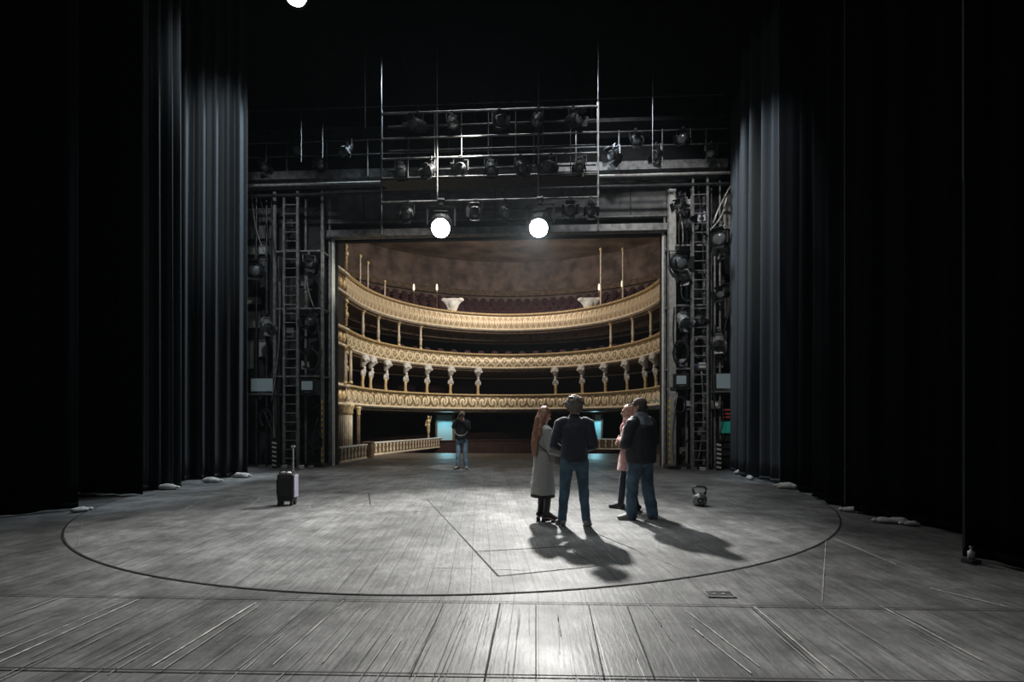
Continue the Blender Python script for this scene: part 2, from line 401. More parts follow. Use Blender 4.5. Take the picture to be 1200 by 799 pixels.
for k in range(5):
    MB().box((-4.4 + k * 2.2, -.08, 1.05), (.04, .05, 1.05)).build('stiffener', 'dark_metal', t)

# ------------------------------------------------------------------ drapes
def drape(name, label, pts, z0, z1, amp, wl, seed, m='curtain', edge=None):
    rnd = random.Random(seed)
    pts = [V((*p, 0)) for p in pts]; L = sum((pts[i + 1] - pts[i]).length for i in range(len(pts) - 1))
    N = max(24, int(L / wl * 14)); NV = 26; ph = [rnd.uniform(0, 6.28) for _ in range(8)]
    def at(s):
        for i in range(len(pts) - 1):
            l = (pts[i + 1] - pts[i]).length
            if s <= l or i == len(pts) - 2:
                t = (pts[i + 1] - pts[i]).normalized(); return pts[i] + t * s, V((-t.y, t.x, 0))
            s -= l
    mbq = MB(); vs = []; fs = []
    for j in range(NV + 1):
        v = j / NV; z = z0 + (z1 - z0) * v
        for i in range(N + 1):
            s = L * i / N; p, nn = at(s)
            k = 2 * math.pi * s / wl
            sway = .25 * math.sin(v * 2.2 + ph[0]) + .18 * math.sin(v * 5 + ph[1] + s)
            f = math.sin(k + sway + 1.1 * math.sin(s * 1.7 / wl * .5 + ph[2]))
            f = math.copysign(abs(f) ** .75, f) + .35 * math.sin(2.3 * k + ph[3] + sway * 2) * (1 - .4 * v)
            a = amp * (.75 + .35 * math.sin(s / wl * 1.3 + ph[4])) * (1.0 - .25 * v)
            edge = min(1, i / 5, (N - i) / 5); a *= .3 + .7 * edge
            vs.append(p + nn * a * f + V((0, 0, z + (.012 * math.sin(k * .5) if j == 0 else 0))))
    for j in range(NV):
        for i in range(N):
            a = j * (N + 1) + i; fs.append((a, a + 1, a + N + 2, a + N + 1))
    mbq.add(vs, fs)
    root = mbq.build(name, m, None, smooth=True)
    so = root.modifiers.new('thick', 'SOLIDIFY'); so.thickness = .012; so.offset = 0
    tag(root, label, 'stage curtain', 'black masking legs at the sides of the stage')
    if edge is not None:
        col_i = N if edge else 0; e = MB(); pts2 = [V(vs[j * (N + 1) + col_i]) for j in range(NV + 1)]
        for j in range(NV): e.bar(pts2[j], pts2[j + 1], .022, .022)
        e.build('lit_edge_strip', 'curtain_lit', root)  # paler strip, lamplight along the black cloth edge put into colour
    # weighted hem band
    hb = MB(); hv = []; hf = []
    for i in range(N + 1):
        p0 = V(vs[i]); _, nn = at(L * i / N)
        for dz, dn in ((0, -.014), (.09, -.014), (.09, .014), (0, .014)): hv.append(p0 + nn * dn + V((0, 0, dz)))
    for i in range(N):
        for c in range(4):
            a = 4 * i + c; b2 = 4 * i + (c + 1) % 4; hf.append((a, b2, b2 + 4, a + 4))
    hb.add(hv, hf).build('hem', m, root, smooth=True)
    return root
BZ = .03
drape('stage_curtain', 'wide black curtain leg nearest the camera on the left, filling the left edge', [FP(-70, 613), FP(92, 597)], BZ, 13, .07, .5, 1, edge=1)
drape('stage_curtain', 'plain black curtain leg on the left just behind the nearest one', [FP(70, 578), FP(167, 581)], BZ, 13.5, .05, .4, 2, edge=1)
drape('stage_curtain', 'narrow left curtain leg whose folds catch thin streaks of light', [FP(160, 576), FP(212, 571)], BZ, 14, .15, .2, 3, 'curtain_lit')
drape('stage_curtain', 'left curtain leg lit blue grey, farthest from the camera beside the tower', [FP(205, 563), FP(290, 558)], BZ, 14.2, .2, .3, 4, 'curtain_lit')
zt = PT(864, 104, 14).z
drape('stage_curtain', 'narrow low-hung curtain strip lit grey at the far end of the right side', [FP(857, 552), FP(874, 556)], BZ, zt, .1, .3, 5, 'curtain_lit')
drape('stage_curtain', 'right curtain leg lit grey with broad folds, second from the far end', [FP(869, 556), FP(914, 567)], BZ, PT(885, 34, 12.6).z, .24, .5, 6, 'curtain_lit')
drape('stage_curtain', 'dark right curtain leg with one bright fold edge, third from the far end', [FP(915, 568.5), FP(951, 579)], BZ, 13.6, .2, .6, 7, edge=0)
drape('stage_curtain', 'black right curtain leg with a thin lit edge line from top to floor', [FP(956, 582), FP(989, 596.5)], BZ, 13.4, .1, .55, 8, edge=0)
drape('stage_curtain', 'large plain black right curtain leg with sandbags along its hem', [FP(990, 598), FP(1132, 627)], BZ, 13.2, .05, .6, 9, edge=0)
drape('stage_curtain', 'black curtain leg nearest the camera at the right edge', [FP(1130, 655), FP(1270, 684)], BZ, 13, .05, .5, 10)

# sandbags
def sandbag(px, py, sz, rz, label, seed):
    x, y = FP(px, py); rnd = random.Random(seed); t = thing('sandbag', label, 'sandbag', (x, y, 0), rz, 'pale sandbags weighing down the curtain hems')
    q = MB(); q.ell((0, 0, sz * .2), (sz * .55, sz * .28, sz * .2)); q.ell((sz * .3, .01, sz * .17), (sz * .25, sz * .25, sz * .17)); q.ell((-sz * .3, 0, sz * .17), (sz * .27, sz * .24, sz * .17))
    for i, p in enumerate(q.v):
        k = noise.noise(V(p) * 9 + V((seed, 0, 0))); q.v[i] = (p[0] * (1 + .12 * k), p[1] * (1 + .15 * k), max(0, p[2] * (1 + .2 * k)))
    q.build('sack', 'sack', t, remesh=.012, sm=3, disp=.01, dscale=.06)
    MB().cap((sz * .5, 0, sz * .2), (sz * .66, 0, sz * .16), .022, .03).build('tied_end', 'sack', t, smooth=True)
for k, (px, py, sz, rz, lab) in enumerate([
    (197, 574, .34, .1, 'pale sandbag at the foot of the narrow streaked left curtain'),
    (248, 566, .36, .2, 'pale sandbag at the middle of the blue grey left curtain hem'),
    (283, 560, .38, 0, 'pale sandbag at the onstage corner of the farthest left curtain'),
    (94, 600, .22, 1.2, 'small pale sandbag at the corner of the nearest left curtain'),
    (868, 556, .34, .2, 'pale sandbag at the foot of the farthest right curtain strip'),
    (879, 562, .26, 1.3, 'small upright pale sandbag under the grey lit right curtain'),
    (922, 573, .36, 2.6, 'pale flat sandbag below the right curtain with the bright fold edge'),
    (966, 584, .24, 2.7, 'pale sandbag, left one of a touching pair on the right side'),
    (979, 585, .2, 2.9, 'pale sandbag, right one of a touching pair on the right side'),
    (998, 600, .22, 2.6, 'dim small sandbag at the corner of the large plain right curtain'),
    (1017, 602, .2, 2.8, 'dim small sandbag a step right of the curtain corner'),
    (1039, 613, .22, 2.7, 'bright pale sandbag, left of the three under the large right curtain'),
    (1053, 614, .24, 2.6, 'bright pale sandbag, middle of the three under the large right curtain'),
    (1068, 616, .18, 2.7, 'flat dim sandbag, right of the three under the large right curtain')]):
    sandbag(px, py, sz, rz, lab, k)
x, y = FP(1136, 659)
t = thing('stage_weight', 'small metal stage weight standing at the nearest right curtain corner', 'stage weight', (x, y - .02, 0), .3)
MB().box((0, 0, .02), (.14, .1, .04)).build('base_plate', 'dark_metal', t, bevel=.004)
MB().lathe([(.03, .04), (.03, .12), (.012, .13), (.012, .16), (.02, .17)]).build('grip', 'pale_steel', t, smooth=True)

# ------------------------------------------------------------------ auditorium
AY = 21.87
def horse(Rr, y0=20.55, step=.12, flare=0):              # horseshoe polyline, left arm to right arm
    P = []; k = int((AY - y0) / step)
    for i in range(k): P.append((-Rr, y0 + (AY - y0) * i / k))
    m = int(math.pi * Rr / step)
    for i in range(m + 1):
        a = math.pi - math.pi * i / m; P.append((Rr * math.cos(a), AY + Rr * math.sin(a)))
    for i in range(1, k + 1): P.append((Rr, AY - (AY - y0) * i / k))
    return P
def norms(P):
    out = []
    for i in range(len(P)):
        a = V((*P[max(i - 1, 0)], 0)); b = V((*P[min(i + 1, len(P) - 1)], 0)); t = (b - a).normalized(); out.append((t.y, -t.x))   # inward
    return out
def sweep(name, prof, Rr, m, parent=None, y0=20.55, step=.12, smooth=False, closed=True):
    P = horse(Rr, y0, step); Nn = norms(P); q = MB(); vs = []; fs = []; k = len(prof)
    for (x, y), (nx, ny) in zip(P, Nn):
        vs += [(x + nx * o, y + ny * o, z) for o, z in prof]
    for i in range(len(P) - 1):
        for c in range(k if closed else k - 1):
            fs.append((i * k + c, i * k + (c + 1) % k, (i + 1) * k + (c + 1) % k, (i + 1) * k + c))
    return q.add(vs, fs).build(name, m, parent, smooth=smooth)
def on_curve(px, Rr, y0=19):                          # where the sight line of a photo column meets the horseshoe
    best = None; P = horse(Rr, y0, .05)
    for i, (x, y) in enumerate(P):
        X = (x - CX) * math.cos(YAW) + y * math.sin(YAW); d = -(x - CX) * math.sin(YAW) + y * math.cos(YAW)
        e = abs(600 + FPX * X / d - px)
        if best is None or e < best[0]: best = (e, x, y, i)
    nx, ny = norms(P)[best[3]]
    return best[1], best[2], math.atan2(nx, -ny)         # rz so that local -y faces inward

def relief_mat(name, ground, raised):
    m = bpy.data.materials.new(name); m.use_nodes = True; nt = m.node_tree; b = nt.nodes['Principled BSDF']
    at = nt.nodes.new('ShaderNodeAttribute'); at.attribute_name = 'gilding'
    r = nt.nodes.new('ShaderNodeValToRGB'); r.color_ramp.elements[0].color = (*ground, 1); r.color_ramp.elements[1].color = (*raised, 1)
    r.color_ramp.elements[0].position = .15; r.color_ramp.elements[1].position = .7
    nt.links.new(at.outputs['Fac'], r.inputs[0]); nt.links.new(r.outputs[0], b.inputs['Base Color'])
    b.inputs['Roughness'].default_value = .42; b.inputs['Metallic'].default_value = .15
    return m
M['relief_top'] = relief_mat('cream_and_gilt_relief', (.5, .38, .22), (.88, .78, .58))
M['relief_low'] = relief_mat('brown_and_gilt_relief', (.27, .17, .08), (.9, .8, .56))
def parapet(name, Rr, z0, z1, kind, mt, parent, y0=20.55):
    st = .035; P = horse(Rr, y0, st); Nn = norms(P); K = 14; q = MB(); vs = []; fs = []; g = []
    H = z1 - z0
    for i, ((x, y), (nx, ny)) in enumerate(zip(P, Nn)):
        s = i * st
        for k in range(K + 1):
            v = k / K
            bow = .10 * math.sin(math.pi * min(1, v * 1.1)) + .05 * (1 - v)
            if kind == 'scroll':
                cell = int(s / .6); cu = ((s / .6) % 1 - .5) * 2 * (1 if cell % 2 else -1); yy = (v - .5) * 2; rr = math.hypot(cu, yy * .82); th = math.atan2(yy, cu)
                h_ = (.5 + .5 * math.cos(rr * 10.5 - th * 2)) * (1 if rr < .98 else .15); h_ = max(h_, 1 - rr * 4, 1 - math.hypot(abs(cu) - 1, (abs(yy) - .7)) * 3.2)
            elif kind == 'panel':
                cu = ((s / .55) % 1 - .5) * 2; yy = (v - .5) * 2; rr = math.hypot(cu * .75, yy * .9)
                h_ = max(0, 1 - abs(rr - .55) * 5, 1 - rr * 4, max(0, 1 - abs(abs(cu) - 1) * 7) * (1 if abs(yy) < .8 else 0))
                h_ = max(h_, .6 * max(0, math.sin(math.atan2(yy, cu) * 5)) * (1 if rr < .5 else 0))
            else:
                cu = ((s / .34) % 1 - .5) * 2; yy = (v - .5) * 2
                h_ = max(0, 1 - abs(abs(cu) + abs(yy) * .8 - .7) * 5, 1 - math.hypot(cu, yy * .8) * 4)
            h_ = max(0, min(1, h_)); h_ *= 1 if .1 < v < .9 else 0
            h_ = min(1, h_ + .25 * max(0, noise.noise(V((s * 6, v * 5, Rr)))))
            if v <= .1 or v >= .9: h_ = .75
            o = bow + .035 * h_
            vs.append((x + nx * o, y + ny * o, z0 + H * v)); g.append(h_)
        vs.append((x - nx * .05, y - ny * .05, z1)); g.append(.3); vs.append((x - nx * .05, y - ny * .05, z0)); g.append(.3)
    W = K + 3
    for i in range(len(P) - 1):
        for k in range(W):
            fs.append((i * W + k, i * W + (k + 1) % W, (i + 1) * W + (k + 1) % W, (i + 1) * W + k))
    ob = q.add(vs, fs).build(name, mt, parent, smooth=True)
    at = ob.data.attributes.new('gilding', 'FLOAT', 'POINT'); at.data.foreach_set('value', g)
    return ob

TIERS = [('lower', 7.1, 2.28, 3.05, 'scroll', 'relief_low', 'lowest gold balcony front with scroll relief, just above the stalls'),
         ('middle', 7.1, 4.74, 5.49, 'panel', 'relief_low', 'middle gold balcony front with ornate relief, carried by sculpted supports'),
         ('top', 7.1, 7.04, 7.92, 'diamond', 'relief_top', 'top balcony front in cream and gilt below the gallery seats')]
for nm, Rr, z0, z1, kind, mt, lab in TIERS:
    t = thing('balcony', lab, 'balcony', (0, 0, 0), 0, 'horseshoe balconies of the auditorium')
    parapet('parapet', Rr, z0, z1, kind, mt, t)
    sweep('hand_rail', [(.19, z1), (.21, z1 + .04), (.17, z1 + .09), (-.06, z1 + .09), (-.08, z1)], Rr, 'gold', t)
    sweep('lower_moulding', [(.2, z0 - .02), (.16, z0 + .05), (-.05, z0 + .05), (-.05, z0 - .08), (.12, z0 - .09)], Rr, 'cream', t)
    sweep('floor_slab', [(0, z0 - .02), (0, z0 - .2), (-2.9, z0 - .3), (-2.9, z0)], Rr, 'dark_gold', t)
    if nm != 'top':
        zc = {'lower': 4.3, 'middle': 6.62}[nm]
        sweep('wall_cornice', [(0, zc), (.07, zc + .03), (.07, zc + .09), (0, zc + .1)], 9.7, 'cream', t)
# walls and ceiling
sweep('wall_auditorium', [(0, -1.2), (0, 7.0), (-.2, 7.0), (-.2, -1.2)], 9.8, 'redwall', y0=16.7)['kind'] = 'structure'
sweep('wall_gallery', [(0, 6.7), (0, 13.4), (-.2, 13.4), (-.2, 6.7)], 13.6, 'brown', y0=16.7)['kind'] = 'structure'
struct(MB().box((0, 26.3, 13.5), (28, 19.5, .3)).build('ceiling_auditorium', 'ceil'))
sweep('trim_gallery_frieze', [(0, 10.75), (.12, 10.8), (.12, 11.15), (0, 11.2)], 13.5, 'dark_gold', y0=16.7)['kind'] = 'structure'
struct(MB().box((0, 27, -1.3), (20, 10.5, .2)).build('floor_stalls', 'redwall'))
q = MB(); q.box((0, 22.36, -.62), (15, .12, 1.2)); struct(q.build('trim_stage_front', 'dark_wall'))
# raked gallery steps with seats
steps = []
t = thing('gallery_terrace', 'raked terrace of the gallery behind the top balcony front', 'terrace')
for k in range(6):
    r0 = 7.9 + k * .85; z = 7.02 + k * .5
    sweep('step', [(0, z - .5), (0, z), (-.87, z), (-.87, z - .5)], r0, 'dark_gold', t, step=.3); steps.append((r0, z))
def seat_mb():
    q = MB(); q.box((0, 0, .42), (.48, .42, .1)); q.loft([((0, .2, .5), .22, .05), ((0, .25, .78), .22, .045), ((0, .28, .9), .16, .04)], n=8)
    q.box((-.25, 0, .38), (.05, .42, .5)); q.box((.25, 0, .38), (.05, .42, .5)); q.box((0, .05, .19), (.4, .3, .38)); return q
def nth(i): return '%d%s' % (i, 'th' if 10 <= i % 100 <= 20 else {1: 'st', 2: 'nd', 3: 'rd'}.get(i % 10, 'th'))
def seat_row(Rr, z, a0, a1, gap, row_label, group, first=[None]):
    nseat = int(Rr * (a1 - a0) / gap)
    for i in range(nseat):
        a = a0 + (a1 - a0) * (i + .5) / nseat
        x, y = Rr * math.cos(a), AY + Rr * math.sin(a); rz = a - math.pi / 2
        if first[0] is None:
            first[0] = seat_mb().build('theatre_seat', 'seat'); o = first[0]
        else:
            o = first[0].copy(); C.objects.link(o)
        o.location = (x, y, z); o.rotation_euler = (0, 0, rz); tag(o, row_label + ', %s from the left' % nth(nseat - i), 'seat', group)
rown = ['first', 'second', 'third', 'fourth', 'fifth', 'sixth']
for k, (r0, z) in enumerate(steps):
    seat_row(r0 + .42, z, R(32), R(148), .62, 'dark red seat in the %s gallery row' % rown[k], 'gallery seats, %s row' % rown[k])
seat_row(7.75, 4.98, R(35), R(145), .8, 'dim red seat just behind the middle balcony front', 'seats behind the middle balcony')
for k in range(3):
    seat_row(1.6 + 1.0 * k, -1.2, R(20), R(160), .7, 'dark seat in the %s stalls row' % rown[k], 'stalls seats, %s row' % rown[k])

# slim columns between middle and top balcony
def column_proto(hh, m1, m2, rad):
    t = thing('balcony_column', '', 'column')
    MB().lathe([(rad * 1.7, 0), (rad * 1.7, .06), (rad * 1.2, .1), (rad * 1.35, .14), (rad, .18)]).build('base', m2, t, smooth=True)
    MB().lathe([(rad, .18), (rad * 1.12, .4), (rad * 1.25, hh * .45), (rad * 1.0, hh * .5), (rad * .9, hh * .75), (rad * .95, hh - .26)]).build('shaft', m1, t, smooth=True)
    q = MB(); q.lathe([(rad * .95, hh - .26), (rad * 1.5, hh - .22), (rad * 1.2, hh - .17), (rad * 2.1, hh - .06), (rad * 2.2, hh)])
    for a in range(4): q.ell((rad * 1.7 * math.cos(a * 1.57 + .78), rad * 1.7 * math.sin(a * 1.57 + .78), hh - .08), (.045, .045, .05), n=8)
    q.build('capital', m2, t, smooth=True); return t
cols = [(425, 'slim cream column, first from the left below the top balcony'), (443, 'slim cream column, second from the left below the top balcony'),
        (467, 'slim cream column, third from the left below the top balcony'), (493, 'slim cream column, fourth from the left below the top balcony'),
        (716, 'slim cream column, leftmost of three at right below the top balcony'), (742, 'slim cream column, middle of three at right below the top balcony'),
        (763, 'slim cream column, rightmost of three below the top balcony')]
first = None
for px, lab in cols:
    x, y, rz = on_curve(px, 7.2)
    if first is None: first = column_proto(1.42, 'cream', 'gold', .07); o = first; o.location = (x, y, 5.56); o.rotation_euler = (0, 0, rz)
    else: o = dup(first, (x, y, 5.56), rz)
    o['label'] = lab; o['group'] = 'slim columns below the top balcony'

# sculpted supports between lower and middle balcony
def herm_proto(hh):
    t = thing('sculpted_support', '', 'sculpture')
    MB().loft([((0, 0, .02), .1, .09), ((0, 0, .3), .075, .07), ((0, -.02, .55), .1, .09)], n=12).build('pedestal', 'gold', t, smooth=True)
    q = MB(); q.ell((0, -.03, .72), (.16, .13, .16)); q.ell((0, -.1, .8), (.11, .1, .11)); q.ell((-.13, -.03, .66), (.06, .07, .13)); q.ell((.13, -.03, .66), (.06, .07, .13)); q.ell((0, -.1, .96), (.075, .08, .1)); q.cap((0, -.06, .8), (0, -.09, .93), .06, .05)
    q.build('bust', 'white', t, remesh=.02, sm=2)
    q = MB(); q.loft([((0, 0, 1.1), .12, .12), ((0, -.12, hh - .22), .2, .2), ((0, -.12, hh - .1), .24, .22)], n=12); q.ell((-.16, -.22, hh - .22), (.1, .08, .09)); q.ell((.16, -.22, hh - .22), (.1, .08, .09)); q.ell((0, -.28, hh - .2), (.12, .09, .08))
    q.build('scroll_capital', 'white', t, smooth=True)
    return t
hp = [425, 434, 452, 475, 500, 528, 560, 651, 683, 710, 735, 757, 769]
places = ['at the far left beside the box columns', 'second from the left', 'third from the left', 'fourth from the left', 'fifth from the left', 'left of the centre gap by two', 'just left of the wide centre gap',
          'just right of the wide centre gap', 'second to the right of the centre gap', 'third to the right of the centre gap', 'fourth to the right of the centre gap', 'last but one at the right', 'at the far right by the stage opening']
hfirst = None
for px, pl in zip(hp, places):
    x, y, rz = on_curve(px, 7.12)
    if hfirst is None: hfirst = herm_proto(1.55); o = hfirst; o.location = (x, y, 3.14); o.rotation_euler = (0, 0, rz)
    else: o = dup(hfirst, (x, y, 3.14), rz)
    o['label'] = 'white and gold bust support, ' + pl; o['group'] = 'sculpted supports between the lower balconies'

# stalls box rail with moulded panels
def box_rail(name, lab, pa, pb, Rr=None):
    t = thing(name, lab, 'balustrade')
    pts = [V((*pa, 0)), V((*pb, 0))]; L = (pts[1] - pts[0]).length; tdir = (pts[1] - pts[0]).normalized(); ang = math.atan2(tdir.y, tdir.x)
    t.location = (*pa, 0); t.rotation_euler = (0, 0, ang)
    MB().box((L / 2, 0, .26), (L, .1, .52)).build('panel_wall', 'dark_gold', t)
    MB().box((L / 2, 0, .55), (L + .06, .2, .07)).build('top_rail', 'white', t, bevel=.015)
    MB().box((L / 2, 0, .04), (L, .17, .08)).build('plinth', 'cream', t, bevel=.01)
    nb = max(3, int(L / .3))
    for i in range(nb):
        x = (i + .5) * L / nb
        q = MB()
        for sy in (-1, 1):
            q.lathe([(.02, .09), (.035, .13), (.05, .2), (.03, .28), (.02, .34), (.045, .4), (.05, .46), (.05, .5)], (x, sy * .06, 0), n=8)
        q.build('baluster', 'cream', t, smooth=True)
    return t
box_rail('box_balustrade', 'short cream balustrade at left beside the stage opening', FP(396, 543), FP(428, 537))
box_rail('box_balustrade', 'long cream balustrade at left running back behind the dark post', FP(437, 533.5), FP(517, 524))
x, y = FP(432, 536)
t = thing('rail_post', 'dark brown post between the two left balustrades', 'post', (x, y, 0), 0)
MB().box((0, 0, .3), (.34, .3, .6)).build('shaft', 'dark_gold', t, bevel=.01); MB().box((0, 0, .63), (.4, .36, .06)).build('cap', 'dark_gold', t, bevel=.01)
box_rail('box_balustrade', 'cream balustrade at right behind the standing men', FP(737, 527), FP(684, 526.2))
struct(sweep('trim_stalls_rail', [(0, -1.2), (0, .36), (.05, .36), (.05, .42), (-.12, .42), (-.12, -1.2)], 6.95, 'redwall', y0=AY + 2))
# box pilasters by the proscenium, left
for k, (px, yy) in enumerate([(402, 18.6), (409, 19.4), (420, 21.5)]):
    p = PT(px, 500, yy); t = thing('fluted_pilaster', ['broad cream pilaster nearest the left edge of the opening', 'second cream pilaster below the lowest balcony at left', 'thin dim pilaster behind the left balustrade end'][k], 'pilaster', (p.x, yy, 0))
    q = MB(); rr = [.15, .12, .07][k]
    for a in range(16):
        an = 2 * math.pi * a / 16; q.cyl((rr * math.cos(an), rr * math.sin(an), .15), (rr * math.cos(an), rr * math.sin(an), 1.75), rr * .16, n=6)
    q.cyl((0, 0, .12), (0, 0, 1.8), rr); q.build('shaft', ['cream', 'cream', 'dark_gold'][k], t, smooth=True)
    MB().lathe([(rr * 1.5, 0), (rr * 1.5, .08), (rr * 1.1, .15)]).build('base', 'cream', t, smooth=True)
    MB().lathe([(rr, 1.75), (rr * 1.5, 1.85), (rr * 1.3, 1.95), (rr * 1.9, 2.1), (rr * 2, 2.18)]).build('capital', 'gold', t, smooth=True)
for k, px in enumerate([405, 411]):
    p = PT(px, 440, 19.9); t = thing('box_column', ['outer slim column of the left stage box above the lowest balcony', 'inner slim column of the left stage box above the lowest balcony'][k], 'column', (p.x, 19.9, 3.1))
    MB().lathe([(.09, 0), (.09, .08), (.06, .12)]).build('base', 'gold', t, smooth=True)
    MB().lathe([(.06, .12), (.065, .6), (.05, 1.4)]).build('shaft', 'cream', t, smooth=True)
    MB().lathe([(.05, 1.4), (.09, 1.5), (.1, 1.6)]).build('capital', 'gold', t, smooth=True)
p = PT(502, 500, 27.2)
t = thing('gilt_statuette', 'small gilt figure standing against the dark wall beside the left blue doorway', 'statuette', (p.x, 27.2, .5), 0)
MB().lathe([(.09, 0), (.06, .1), (.05, .35), (.09, .4)]).build('pedestal', 'gold', t, smooth=True)
q = MB(); q.cap((0, 0, .42), (0, 0, .8), .09, .11); q.ell((0, 0, 1.0), (.13, .09, .15)); q.ell((0, 0, 1.25), (.075, .08, .1)); q.cap((-.12, 0, 1.05), (-.16, -.05, .75), .04, .03); q.cap((.12, 0, 1.05), (.18, -.05, 1.3), .04, .03)
q.build('figure', 'gold', t, remesh=.02, sm=2)
# side box walls at the proscenium (left and right), gilded shelf brackets
for sx, lab in ((-1, 'left'), (1, 'right')):
    t = thing('stage_box_front', 'ornate brown and gold stage box wall at the %s of the auditorium arch' % lab, 'stage box', (sx * 7.0, 17.0, 0))
    q = MB(); q.box((sx * .1, 1.4, 6.9), (.2, 4.2, 9.6)); q.box((sx * .1, 1.4, .6), (.2, 4.2, 1.2)); q.box((sx * .55, 1.4, 1.7), (.2, 4.2, 1.4)); q.build('wall_face', 'dark_gold', t)
    for zz in (2.25, 3.05, 4.75, 5.5, 7.0, 7.9, 10.2):
        MB().box((-sx * .05, 1.75, zz), (.3, 3.6, .1)).build('cornice', 'cream', t, bevel=.02)
    for zz in (2.65, 5.12, 7.45):
        q = MB()
        for k in range(9): q.ell((-sx * .02, .25 + k * .38, zz), (.09, .15, .2), n=10)
        q.build('relief_band', 'gold', t, smooth=True)
    for zz, hh in ((3.9, 1.4), (6.25, 1.2), (8.9, 1.6)):
        for yy in (.5, 1.7, 2.9):
            MB().box((0, yy, zz), (.06, .75, hh)).build('dark_bay_board', 'black', t, bevel=.02)  # raised black board, stands for the shade inside a box opening
        for yy in (1.1, 2.3, 3.4):
            q = MB(); q.cyl((-sx * .06, yy, zz - hh / 2), (-sx * .06, yy, zz + hh / 2 - .2), .07, .06); q.ell((-sx * .08, yy, zz + hh / 2 - .12), (.1, .13, .12)); q.ell((-sx * .08, yy, zz - .1), (.1, .12, .16)); q.ell((-sx * .08, yy, zz + .2), (.07, .08, .09))
            q.build('carved_figure', 'gold', t, smooth=True)
# blue lobby doorways
def lobby_door(nm, px0, px1, Rr):
    xm, ym, rz = on_curve((px0 + px1) / 2, Rr); wd = abs(px1 - px0) / FPX * math.hypot(xm - CX, ym)
    t = bpy.data.objects.new(nm, None); C.objects.link(t); t.location = (xm, ym, -1.15); t.rotation_euler = (0, 0, rz); t['kind'] = 'structure'
    q = MB(); hh = 3.05
    q.box((0, -.03, hh / 2), (wd, .04, hh)); q.build('lit_door_leaf', 'blue_lobby', t)
    q = MB(); q.box((-wd / 2 - .06, -.08, hh / 2), (.12, .16, hh)); q.box((wd / 2 + .06, -.08, hh / 2), (.12, .16, hh)); q.box((0, -.08, hh + .06), (wd + .24, .16, .12)); q.build('door_frame', 'dark_gold', t)
    l = bpy.data.lights.new('blue_lamp', 'AREA'); l.energy = 26 if px0 < 600 else 30; l.color = (.35, .85, 1); l.shape = 'RECTANGLE'; l.size = wd * .7; l.size_y = .12
    lo = bpy.data.objects.new('blue_lamp', l); C.objects.link(lo); lo.parent = t; lo.location = (0, -.45, hh - .05); lo.rotation_euler = (R(-35), 0, 0)
lobby_door('door_1', 511, 530, 8.4)
lobby_door('door_2', 697, 706, 8.4)
# gallery ornaments and lamps
for px, lab, yy in ((530, 'left', 28.2), (691, 'right', 27.6)):
    p = PT(px, 364, yy); t = thing('sculpted_cartouche', 'white sculpted cartouche standing on the %s of the top balcony front' % lab, 'ornament', (p.x, yy, p.z - .02))
    q = MB(); q.loft([((0, 0, .02), .28, .08), ((0, 0, .35), .4, .1), ((0, 0, .68), .68, .1)], n=16); q.ell((-.5, 0, .66), (.2, .12, .13)); q.ell((.5, 0, .66), (.2, .12, .13)); q.ell((0, -.08, .4), (.22, .1, .22))
    q.build('shield', 'white', t, remesh=.03, sm=2)
    q = MB(); q.cyl((0, 0, -.25), (0, 0, .05), .12, .2); q.build('foot', 'gold', t, smooth=True)
for k, (px, py) in enumerate([(485, 342), (512, 342), (702, 342), (729, 338)]):
    p = PT(px, py, 30.2); t = thing('candle_lamp', 'small pale candle lamp above the gallery seats, %s' % ['left one of the left pair', 'right one of the left pair', 'left one of the right pair', 'right one of the right pair'][k], 'lamp', (p.x, 30.2, p.z), 0, 'candle lamps in the gallery')
    MB().lathe([(.06, 0), (.03, .05), (.045, .1)]).build('holder', 'gold', t, smooth=True)
    MB().lathe([(.045, .1), (.06, .2), (.05, .42), (.02, .5)]).build('glass_shade', 'lamp_warm', t, smooth=True)
    zf = 7.02 + .5 * 2
    MB().cyl((0, 0, -(p.z - zf)), (0, 0, 0), .03).build('post', 'dark_gold', t)
for k, (px, y0_, y1_, yy) in enumerate([(422, 338, 300, 22.5), (431, 345, 308, 23.5), (451, 356, 330, 25.3), (704, 345, 292, 27.5), (730, 340, 292, 26.4)]):
    a = PT(px, y0_, yy); b = PT(px, y1_, yy); zb = 7.02 + .05
    t = thing('gallery_post', 'thin pale gallery post, %s' % ['leftmost of the left three', 'middle of the left three', 'right of the left three', 'at right beside the white cartouche', 'farthest right above the top balcony'][k], 'post', (a.x, yy, 7.0))
    MB().cyl((0, 0, 0), (0, 0, b.z - 7.0), .045, n=8).build('shaft', 'cream', t); MB().ell((0, 0, b.z - 7.0), (.09, .09, .1), n=8).build('finial', 'gold', t, smooth=True)

